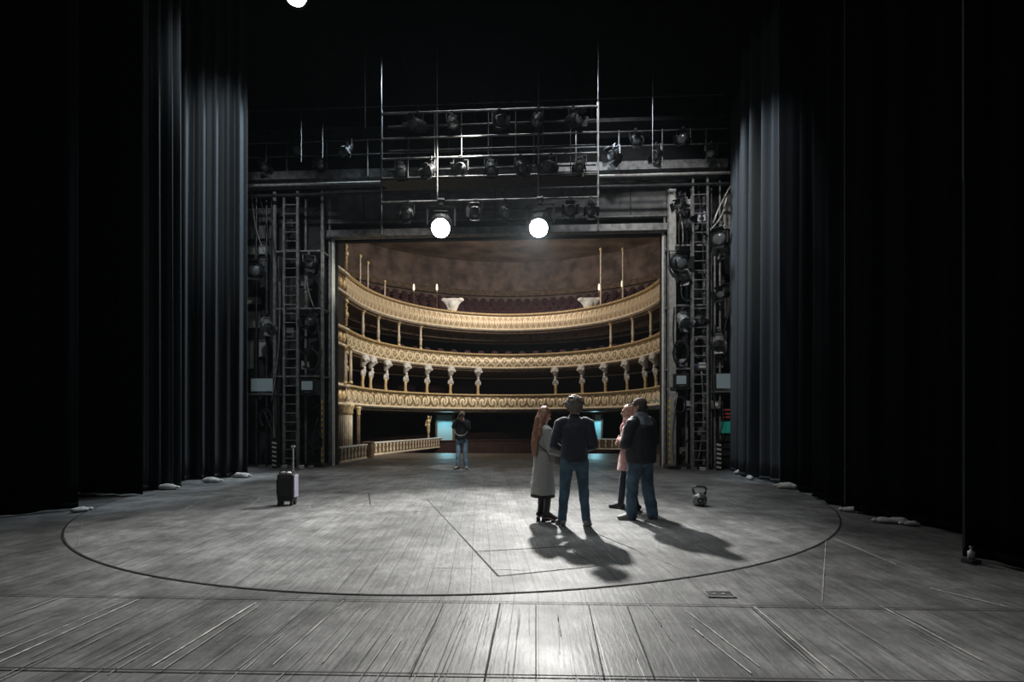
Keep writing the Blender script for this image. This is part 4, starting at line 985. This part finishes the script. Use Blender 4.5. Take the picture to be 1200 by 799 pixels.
def person(label, loc, rz, H, P):
    s = H / 1.8; S3 = lambda p: V(p) * s
    t = thing('person', label, 'person', loc, rz)
    fem = P.get('fem', False); sh = .175 if fem else .2
    hipw = .095; body = MB()
    J = {}
    for k, sg in (('L', -1), ('R', 1)):
        ft = P['feet' + k]; hz = P.get('heel', 0)
        hip = S3((sg * hipw, 0, .93)); ank = V((ft[0], ft[1], (.085 + hz) * s)); kn = hip.lerp(ank, .5) + V((0, P.get('knee' + k, .03), 0)) * s
        J[k] = (hip, kn, ank, ft)
        body.loft([(hip, .088 * s, .09 * s), (hip.lerp(kn, .5), .075 * s, .078 * s), (kn, .055 * s, .058 * s), (kn.lerp(ank, .35), .054 * s, .058 * s), (ank, .036 * s, .04 * s)], n=14)
        a = ft[2] if len(ft) > 2 else 0; fd = V((math.sin(a), math.cos(a), 0))
        body.loft([(ank + V((0, 0, -.05 * s)) - fd * .03 * s, .034 * s, .03 * s), (ank + fd * .1 * s + V((0, 0, -.055 * s - hz * .6)), .04 * s, .024 * s), (ank + fd * .17 * s + V((0, 0, -.065 * s - hz * .85)), .036 * s, .016 * s)], side=fd.cross(V((0, 0, 1))), n=10)
    wst = .125 if fem else .15
    TS = [((0, 0, .9), .16, .115), ((0, 0, 1.0), .158, .115), ((0, .0, 1.12), wst, .1), ((0, 0, 1.27), .15 if fem else .17, .115), ((0, -.005, 1.38), .16 if fem else .185, .115), ((0, -.01, 1.455), .12 if fem else .14, .08), ((0, -.01, 1.5), .065, .06)]
    body.loft([(S3(c), a * s, b * s) for c, a, b in TS], n=20)
    hy = P.get('head_yaw', 0); hp_ = P.get('head_pitch', 0)
    HM = Matrix.Rotation(hy, 3, 'Z') @ Matrix.Rotation(hp_, 3, 'X'); hc = S3((0, .0, 1.675)) + HM @ V((0, .02, 0)) * s + V((0, P.get('head_fwd', 0), 0))
    HP = lambda p: hc + HM @ (V(p) * s)
    body.loft([(S3((0, -.01, 1.46)), .062 * s, .06 * s), (S3((0, 0, 1.56)), .052 * s, .055 * s), (HP((0, -.02, -.05)), .055 * s, .06 * s)], n=14)
    body.ell(HP((0, -.01, .02)), (.074 * s, .093 * s, .1 * s), HM); body.ell(HP((0, .035, -.045)), (.055 * s, .055 * s, .07 * s), HM)
    body.ell(HP((0, .07, -.095)), (.025 * s, .02 * s, .02 * s), HM); body.cap(HP((0, .085, .01)), HP((0, .112, -.028)), .009 * s, .014 * s, n=8)
    body.cap(HP((-.022, .087, -.062)), HP((.022, .087, -.062)), .009 * s, .009 * s, n=8); body.cap(HP((-.035, .08, .03)), HP((.035, .08, .03)), .011 * s, .011 * s, n=8)
    for sg in (-1, 1): body.ell(HP((sg * .078, -.005, -.005)), (.01 * s, .02 * s, .032 * s), HM, n=10)
    A = {}
    for k, sg in (('L', -1), ('R', 1)):
        shp = S3((sg * sh, -.01, 1.43)); el = S3(P['elbow' + k]); wr = S3(P['wrist' + k]); A[k] = (shp, el, wr)
        body.loft([(shp, .055 * s, .055 * s), (shp.lerp(el, .5), .048 * s, .048 * s), (el, .038 * s, .038 * s)], n=12)
        body.loft([(el, .038 * s, .038 * s), (el.lerp(wr, .35), .04 * s, .038 * s), (wr, .025 * s, .023 * s)], n=12)
        hd = P.get('hand' + k, (tuple((wr - el).normalized()), (-sg, 0, 0)))
        hand(body, wr, hd[0], hd[1], hd[2] if len(hd) > 2 else sg, P.get('curl' + k, .6), s * (.92 if fem else 1))
    body.build('body', 'skin', t, remesh=.0065, sm=2)
    for sg in (-1, 1): MB().ell(HP((sg * .03, .083, .012)), (.011 * s, .007 * s, .006 * s), HM, n=10).build('eye', 'eye', t, smooth=True)
    return t, s, J, A, HP, HM, TS

def sleeves(q, A, s, r=(.07, .062, .052, .042), upto=.93):
    for k in 'LR':
        sh, el, wr = A[k]; w2 = el.lerp(wr, upto); inn = V((-sh.x * .25, 0, .02 * s))
        q.loft([(sh + inn, r[0] * s * 1.0, r[0] * s * 1.0), (sh, r[0] * s, r[0] * s), (sh.lerp(el, .5), r[1] * s, r[1] * s), (el, r[2] * s, r[2] * s)], n=14)
        q.loft([(el, r[2] * s, r[2] * s), (el.lerp(wr, .4), r[2] * s, r[2] * s), (w2, r[3] * s, r[3] * s)], n=14)
def trousers(q, J, s, r=(.105, .09, .075, .066, .06), top=1.02):
    q.loft([(V((0, 0, .9)) * s, .17 * s, .13 * s), (V((0, 0, top)) * s, .165 * s, .125 * s)], n=18)
    for k in 'LR':
        hip, kn, ank, ft = J[k]; an = ank + V((0, 0, -.02 * s))
        q.loft([(hip + V((0, 0, -.02 * s)), r[0] * s, r[0] * 1.08 * s), (hip.lerp(kn, .5), r[1] * s, r[1] * s), (kn, r[2] * s, r[2] * s), (kn.lerp(an, .5), r[3] * s, r[3] * 1.05 * s), (an, r[4] * s, r[4] * 1.1 * s)], n=14)
def shoes(t, J, s, m, sole, lift=0, hi=0):
    for k in 'LR':
        hip, kn, ank, ft = J[k]; a = ft[2] if len(ft) > 2 else 0; fd = V((math.sin(a), math.cos(a), 0)); b = V((ank.x, ank.y, 0)); sd_ = fd.cross(V((0, 0, 1)))
        q = MB()
        q.loft([(b + V((0, 0, .055 + lift)) * s - fd * .045 * s, .043 * s, .045 * s), (b + V((0, 0, .06 + lift * .8)) * s + fd * .04 * s, .045 * s, .05 * s), (b + V((0, 0, .042 + lift * .2)) * s + fd * .13 * s, .05 * s, .034 * s), (b + V((0, 0, .034)) * s + fd * .19 * s, .04 * s, .026 * s)], side=sd_, n=14)
        if hi: q.loft([(b + V((0, 0, .06 + lift)) * s - fd * .01 * s, .045 * s, .052 * s), (b.lerp(V((kn.x, kn.y, 0)), .4) + V((0, 0, .24)) * s, .05 * s, .056 * s), (b.lerp(V((kn.x, kn.y, 0)), .8) + V((0, 0, hi)) * s, .064 * s, .068 * s)], n=14, flat=0)
        else: q.cap(ank + V((0, 0, -.02 * s)), ank + V((0, 0, .015 * s)), .045 * s, .045 * s)
        o = q.build('boot' if hi else 'shoe', m, t, remesh=.008, sm=2)
        q = MB()
        rot = Matrix.Rotation(-a, 3, 'Z')
        if lift:
            q.box(b - fd * .05 * s + V((0, 0, .03)) * s, (.045 * s, .045 * s, .06 * s), rot); q.box(b + fd * .14 * s + V((0, 0, .008)) * s, (.07 * s, .12 * s, .016 * s), rot)
        else: q.loft([(b - fd * .05 * s + V((0, 0, .012 * s)), .045 * s, .012 * s), (b + fd * .08 * s + V((0, 0, .012 * s)), .052 * s, .012 * s), (b + fd * .19 * s + V((0, 0, .012 * s)), .045 * s, .012 * s)], side=sd_, n=14)
        q.build('sole', sole, o, smooth=True)

FZ = .007
def place(px, py): x, y = FP(px, py); return (x, y, FZ)
# --- woman with long auburn hair, grey coat
W = dict(fem=True, feetL=(-.055, .0, -.1), feetR=(.06, .03, .3), heel=.05, elbowL=(-.21, .02, 1.13), wristL=(-.1, .22, 1.07), elbowR=(.22, .0, 1.13), wristR=(.12, .23, 1.05),
         handL=((.6, .6, -.1), (0, 0, -1)), handR=((-.4, .8, -.1), (-.6, 0, -.6)), head_yaw=R(-8), head_pitch=R(-22), head_fwd=.015)
t, s, J, A, HP, HM, TS = person('person with long auburn hair in a knee-length grey coat and black boots', place(636, 611), R(-62), 1.68, W)
q = MB(); q.loft([(V((0, 0, z)) * s, a * s, b * s) for z, a, b in [(.43, .225, .19), (.6, .212, .18), (.8, .185, .155), (.98, .172, .14), (1.12, .15, .125), (1.28, .165, .135), (1.4, .165, .12), (1.47, .11, .085)]], n=24, flat=1)
sleeves(q, A, s, (.066, .06, .055, .05)); coat = q.build('coat', 'coat_grey', t, remesh=.011, sm=4, disp=.018, dscale=.16)
q = MB(); q.loft([(V((0, 0, z)) * s, a * s, b * s) for z, a, b in [(.385, .218, .185), (.5, .205, .175)]], n=24, flat=1); q.build('skirt', 'skirt', t, smooth=True)
shoes(t, J, s, 'boot', 'boot', .05, .44)
q = MB(); q.ell(HP((0, -.02, .035)), (.083 * s, .098 * s, .098 * s), HM)
q.loft([(HP((0, -.06, .03)), .08 * s, .05 * s), (HP((0, -.075, -.1)), .085 * s, .045 * s), (V((0, -.115, 1.4)) * s, .1 * s, .04 * s), (V((0, -.15, 1.22)) * s, .1 * s, .035 * s), (V((0, -.15, 1.08)) * s, .075 * s, .025 * s), (V((0, -.145, 1.02)) * s, .06 * s, .015 * s)], n=18)
for sg in (-1, 1): q.loft([(HP((sg * .072, -.01, .03)), .025 * s, .05 * s), (HP((sg * .08, -.03, -.1)), .03 * s, .045 * s), (V((sg * .1, -.1, 1.36)) * s, .04 * s, .04 * s)], n=10)
q.build('hair', 'auburn', t, remesh=.01, sm=3, disp=.016, dscale=.05)
q = MB(); q.box(V((.1, .26, 1.0)) * s, (.2, .07, .24), Matrix.Rotation(R(10), 3, 'Y')); bag = q.build('handbag', 'boot', t, bevel=.015)
q = MB(); q.tube([V(p) * s for p in ((.1, .24, 1.1), (.02, .15, 1.22), (-.1, .12, 1.4), (-.13, -.02, 1.5), (-.05, -.13, 1.4), (.1, -.14, 1.2), (.18, 0, 1.08), (.12, .22, 1.08))], .009); q.build('bag_strap', 'boot', t, smooth=True)

# --- man seen from behind, dark shirt
W = dict(feetL=(-.17, .0, -.25), feetR=(.17, .02, .3), elbowL=(-.3, -.05, 1.14), wristL=(-.17, .17, 1.05), elbowR=(.27, -.05, 1.13), wristR=(.17, .18, 1.06),
         handL=((.7, .5, 0), (0, 0, 1)), handR=((-.7, .5, 0), (0, 0, 1)), head_yaw=R(6), head_pitch=R(-12))
t, s, J, A, HP, HM, TS = person('person in a dark navy shirt and blue jeans seen from behind, elbows out', place(673, 617), R(2), 1.8, W)
q = MB(); q.loft([(V((0, 0, z)) * s, a * s, b * s) for z, a, b in [(.9, .19, .14), (1.0, .185, .135), (1.12, .18, .13), (1.27, .2, .14), (1.38, .21, .135), (1.45, .175, .1), (1.51, .085, .075)]], n=24, flat=1)
sleeves(q, A, s, (.078, .07, .06, .046)); q.build('shirt', 'shirt', t, remesh=.011, sm=4, disp=.022, dscale=.14)
q = MB(); trousers(q, J, s); q.build('jeans', 'jeans', t, remesh=.011, sm=3, disp=.02, dscale=.1)
shoes(t, J, s, 'shoe', 'sole')
q = MB(); q.ell(HP((0, -.02, .05)), (.113 * s, .12 * s, .1 * s), HM); q.ell(HP((0, -.06, -.02)), (.112 * s, .072 * s, .095 * s), HM)
rr_ = random.Random(5)
for k in range(90):
    a = rr_.uniform(0, 6.28); e = rr_.uniform(-1.1, 1.2); p = V((math.cos(a) * math.cos(e) * .118, math.sin(a) * math.cos(e) * .1 - .025, math.sin(e) * .09 + .04))
    if p.y < .06 or p.z > .08: q.ell(HP(p), (rr_.uniform(.018, .032) * s,) * 3, n=8)
q.build('hair', 'grey_hair', t, remesh=.008, sm=1, disp=.012, dscale=.03)

# --- person in pink coat behind
W = dict(fem=True, feetL=(.02, -.12, .0), feetR=(.1, .14, .3), elbowL=(-.21, .04, 1.15), wristL=(.02, .17, 1.2), elbowR=(.22, .06, 1.15), wristR=(-.02, .2, 1.13),
         handL=((.9, .2, .1), (0, -1, 0)), handR=((-.9, .2, .1), (0, -1, 0)), head_yaw=R(-10), head_pitch=R(-4))
x, y, z = place(737, 598)
t, s, J, A, HP, HM, TS = person('person in a dusty pink coat with folded arms, half hidden behind the capped man', (x, y, z), R(78), 1.74, W)
q = MB(); q.loft([(V((0, 0, z)) * s, a * s, b * s) for z, a, b in [(.68, .24, .2), (.8, .215, .18), (.98, .18, .15), (1.12, .15, .125), (1.28, .165, .14), (1.4, .165, .12), (1.47, .11, .085)]], n=24, flat=1)
sleeves(q, A, s, (.068, .062, .056, .05)); q.build('coat', 'pink', t, remesh=.011, sm=4, disp=.02, dscale=.15)
q = MB(); q.loft([(V((0, .01, 1.44)) * s, .1 * s, .09 * s), (V((0, .02, 1.53)) * s, .085 * s, .085 * s)], n=16); q.ell(V((.02, .11, 1.38)) * s, (.07 * s, .04 * s, .1 * s)); q.build('scarf', 'scarf', t, remesh=.012, sm=2, disp=.02, dscale=.05)
q = MB(); trousers(q, J, s, (.095, .08, .062, .056, .05)); q.build('trousers', 'shirt', t, remesh=.011, sm=3, disp=.012)
shoes(t, J, s, 'boot', 'boot')
q = MB(); q.ell(HP((0, -.025, .035)), (.088 * s, .1 * s, .1 * s), HM); q.loft([(HP((0, -.07, .02)), .085 * s, .05 * s), (HP((0, -.09, -.1)), .09 * s, .05 * s), (HP((0, -.09, -.17)), .07 * s, .035 * s)], n=14)
q.build('hair', 'blond', t, remesh=.01, sm=2, disp=.014, dscale=.04)

# --- man with cap and padded jacket
W = dict(feetL=(-.12, .08, -1.0), feetR=(.17, -.08, .1), kneeL=.04, elbowL=(-.3, .04, 1.13), wristL=(-.12, .24, 1.12), elbowR=(.31, .02, 1.14), wristR=(.12, .25, 1.12),
         handL=((.8, .4, 0), (0, 0, -1)), handR=((-.8, .4, 0), (0, 0, -1)), head_yaw=R(22), head_pitch=R(-3))
t, s, J, A, HP, HM, TS = person('person in a bulky black jacket, brown cap and wide jeans, seen from behind at right', place(751, 609), R(38), 1.8, W)
q = MB(); q.loft([(V((0, 0, z)) * s, a * s, b * s) for z, a, b in [(.84, .23, .2), (.95, .24, .21), (1.12, .24, .21), (1.27, .24, .2), (1.38, .235, .175), (1.46, .18, .12), (1.53, .1, .09)]], n=24, flat=1)
sleeves(q, A, s, (.098, .09, .08, .06)); jk = q.build('jacket', 'jacket', t, remesh=.011, sm=4, disp=.028, dscale=.12)
q = MB(); q.loft([(V((0, -.005, z)) * s, a * s, b * s) for z, a, b in [(1.41, .222, .16), (1.46, .2, .135), (1.51, .14, .11)]], n=24); q.build('lit_shoulders', 'yoke', jk, remesh=.012, sm=2, disp=.02, dscale=.08)  # paler shell painting the light caught on the shoulders
q = MB(); trousers(q, J, s, (.118, .105, .092, .085, .082)); q.build('jeans', 'jeans', t, remesh=.011, sm=3, disp=.028, dscale=.1)
shoes(t, J, s, 'shoe', 'sole')
q = MB(); q.ell(HP((0, -.035, -.01)), (.088 * s, .085 * s, .085 * s), HM); q.build('hair', 'dark_hair', t, remesh=.01, sm=1, disp=.01, dscale=.03)
q = MB(); q.ell(HP((0, -.01, .06)), (.093 * s, .106 * s, .085 * s), HM); q.loft([(HP((0, .07, .055)), .075 * s, .012 * s), (HP((0, .165, .04)), .06 * s, .008 * s)], side=HM @ V((1, 0, 0)), n=14); q.build('cap', 'cap', t, remesh=.009, sm=2)

# --- photographer far back
W = dict(feetL=(-.13, .0, -.3), feetR=(.13, .03, .3), elbowL=(-.24, .1, 1.27), wristL=(-.05, .2, 1.53), elbowR=(.25, .08, 1.3), wristR=(.09, .17, 1.6),
         handL=((.15, .1, .8), (.3, .2, .9)), handR=((-.3, .1, .8), (-.8, .2, 0)), head_yaw=0, head_pitch=R(-4))
t, s, J, A, HP, HM, TS = person('person in a dark jacket and light jeans far back, holding a camera to the face', place(541.5, 549.5), R(178), 1.8, W)
q = MB(); q.loft([(V((0, 0, z)) * s, a * s, b * s) for z, a, b in [(.92, .2, .15), (1.05, .2, .15), (1.27, .21, .15), (1.38, .215, .14), (1.46, .17, .1)]], n=24, flat=1)
sleeves(q, A, s, (.085, .076, .066, .05), .8); q.build('jacket', 'jacket', t, remesh=.012, sm=3, disp=.025)
q = MB(); q.loft([(V((0, .0, 1.44)) * s, .17 * s, .11 * s), (V((0, 0, 1.51)) * s, .1 * s, .09 * s)], n=18); q.build('scarf', 'scarf', t, remesh=.012, sm=2)
q = MB(); trousers(q, J, s); q.build('jeans', 'jeans_light', t, remesh=.012, sm=3, disp=.02)
shoes(t, J, s, 'shoe', 'boot')
q = MB(); q.ell(HP((0, -.03, .04)), (.088 * s, .1 * s, .095 * s), HM); q.build('hair', 'pale_hair', t, remesh=.01, sm=2, disp=.01, dscale=.03)
q = MB(); q.tube([V((.19 * math.cos(a) * -1, .17 + .02 * math.sin(a), 1.18 - .14 * math.sin(a))) * s for a in [math.pi * i / 12 for i in range(13)]], .011); q.build('bag_strap', 'sack', t, smooth=True)
cl = t.location; cm = HP((0, .16, .0))
a_ = R(178); cw = V((cl.x + cm.x * math.cos(a_) - cm.y * math.sin(a_), cl.y + cm.x * math.sin(a_) + cm.y * math.cos(a_), cl.z + cm.z))
t = thing('camera', 'black photo camera held to the face of the person far back', 'camera', cw, R(178))
MB().box((0, 0, 0), (.15, .06, .1)).build('camera_body', 'black', t, bevel=.01); MB().box((0, 0, .06), (.05, .05, .03)).build('viewfinder', 'black', t, bevel=.006); MB().cyl((0, .03, 0), (0, .12, 0), .036).build('lens_barrel', 'rubber', t)

# ------------------------------------------------------------------ added scattering volume, gives the lamps a soft glow
m = bpy.data.materials.new('glow_volume'); m.use_nodes = True; nt = m.node_tree; nt.nodes.remove(nt.nodes['Principled BSDF'])
vs_ = nt.nodes.new('ShaderNodeVolumeScatter'); vs_.inputs['Density'].default_value = .00018; vs_.inputs['Anisotropy'].default_value = .55; vs_.inputs['Color'].default_value = (.75, .9, 1, 1)
nt.links.new(vs_.outputs[0], nt.nodes['Material Output'].inputs['Volume'])
hz = MB().box((-.6, 7.5, 4.6), (11.5, 15.4, 9.1)).build('glow_volume', m); hz['kind'] = 'structure'
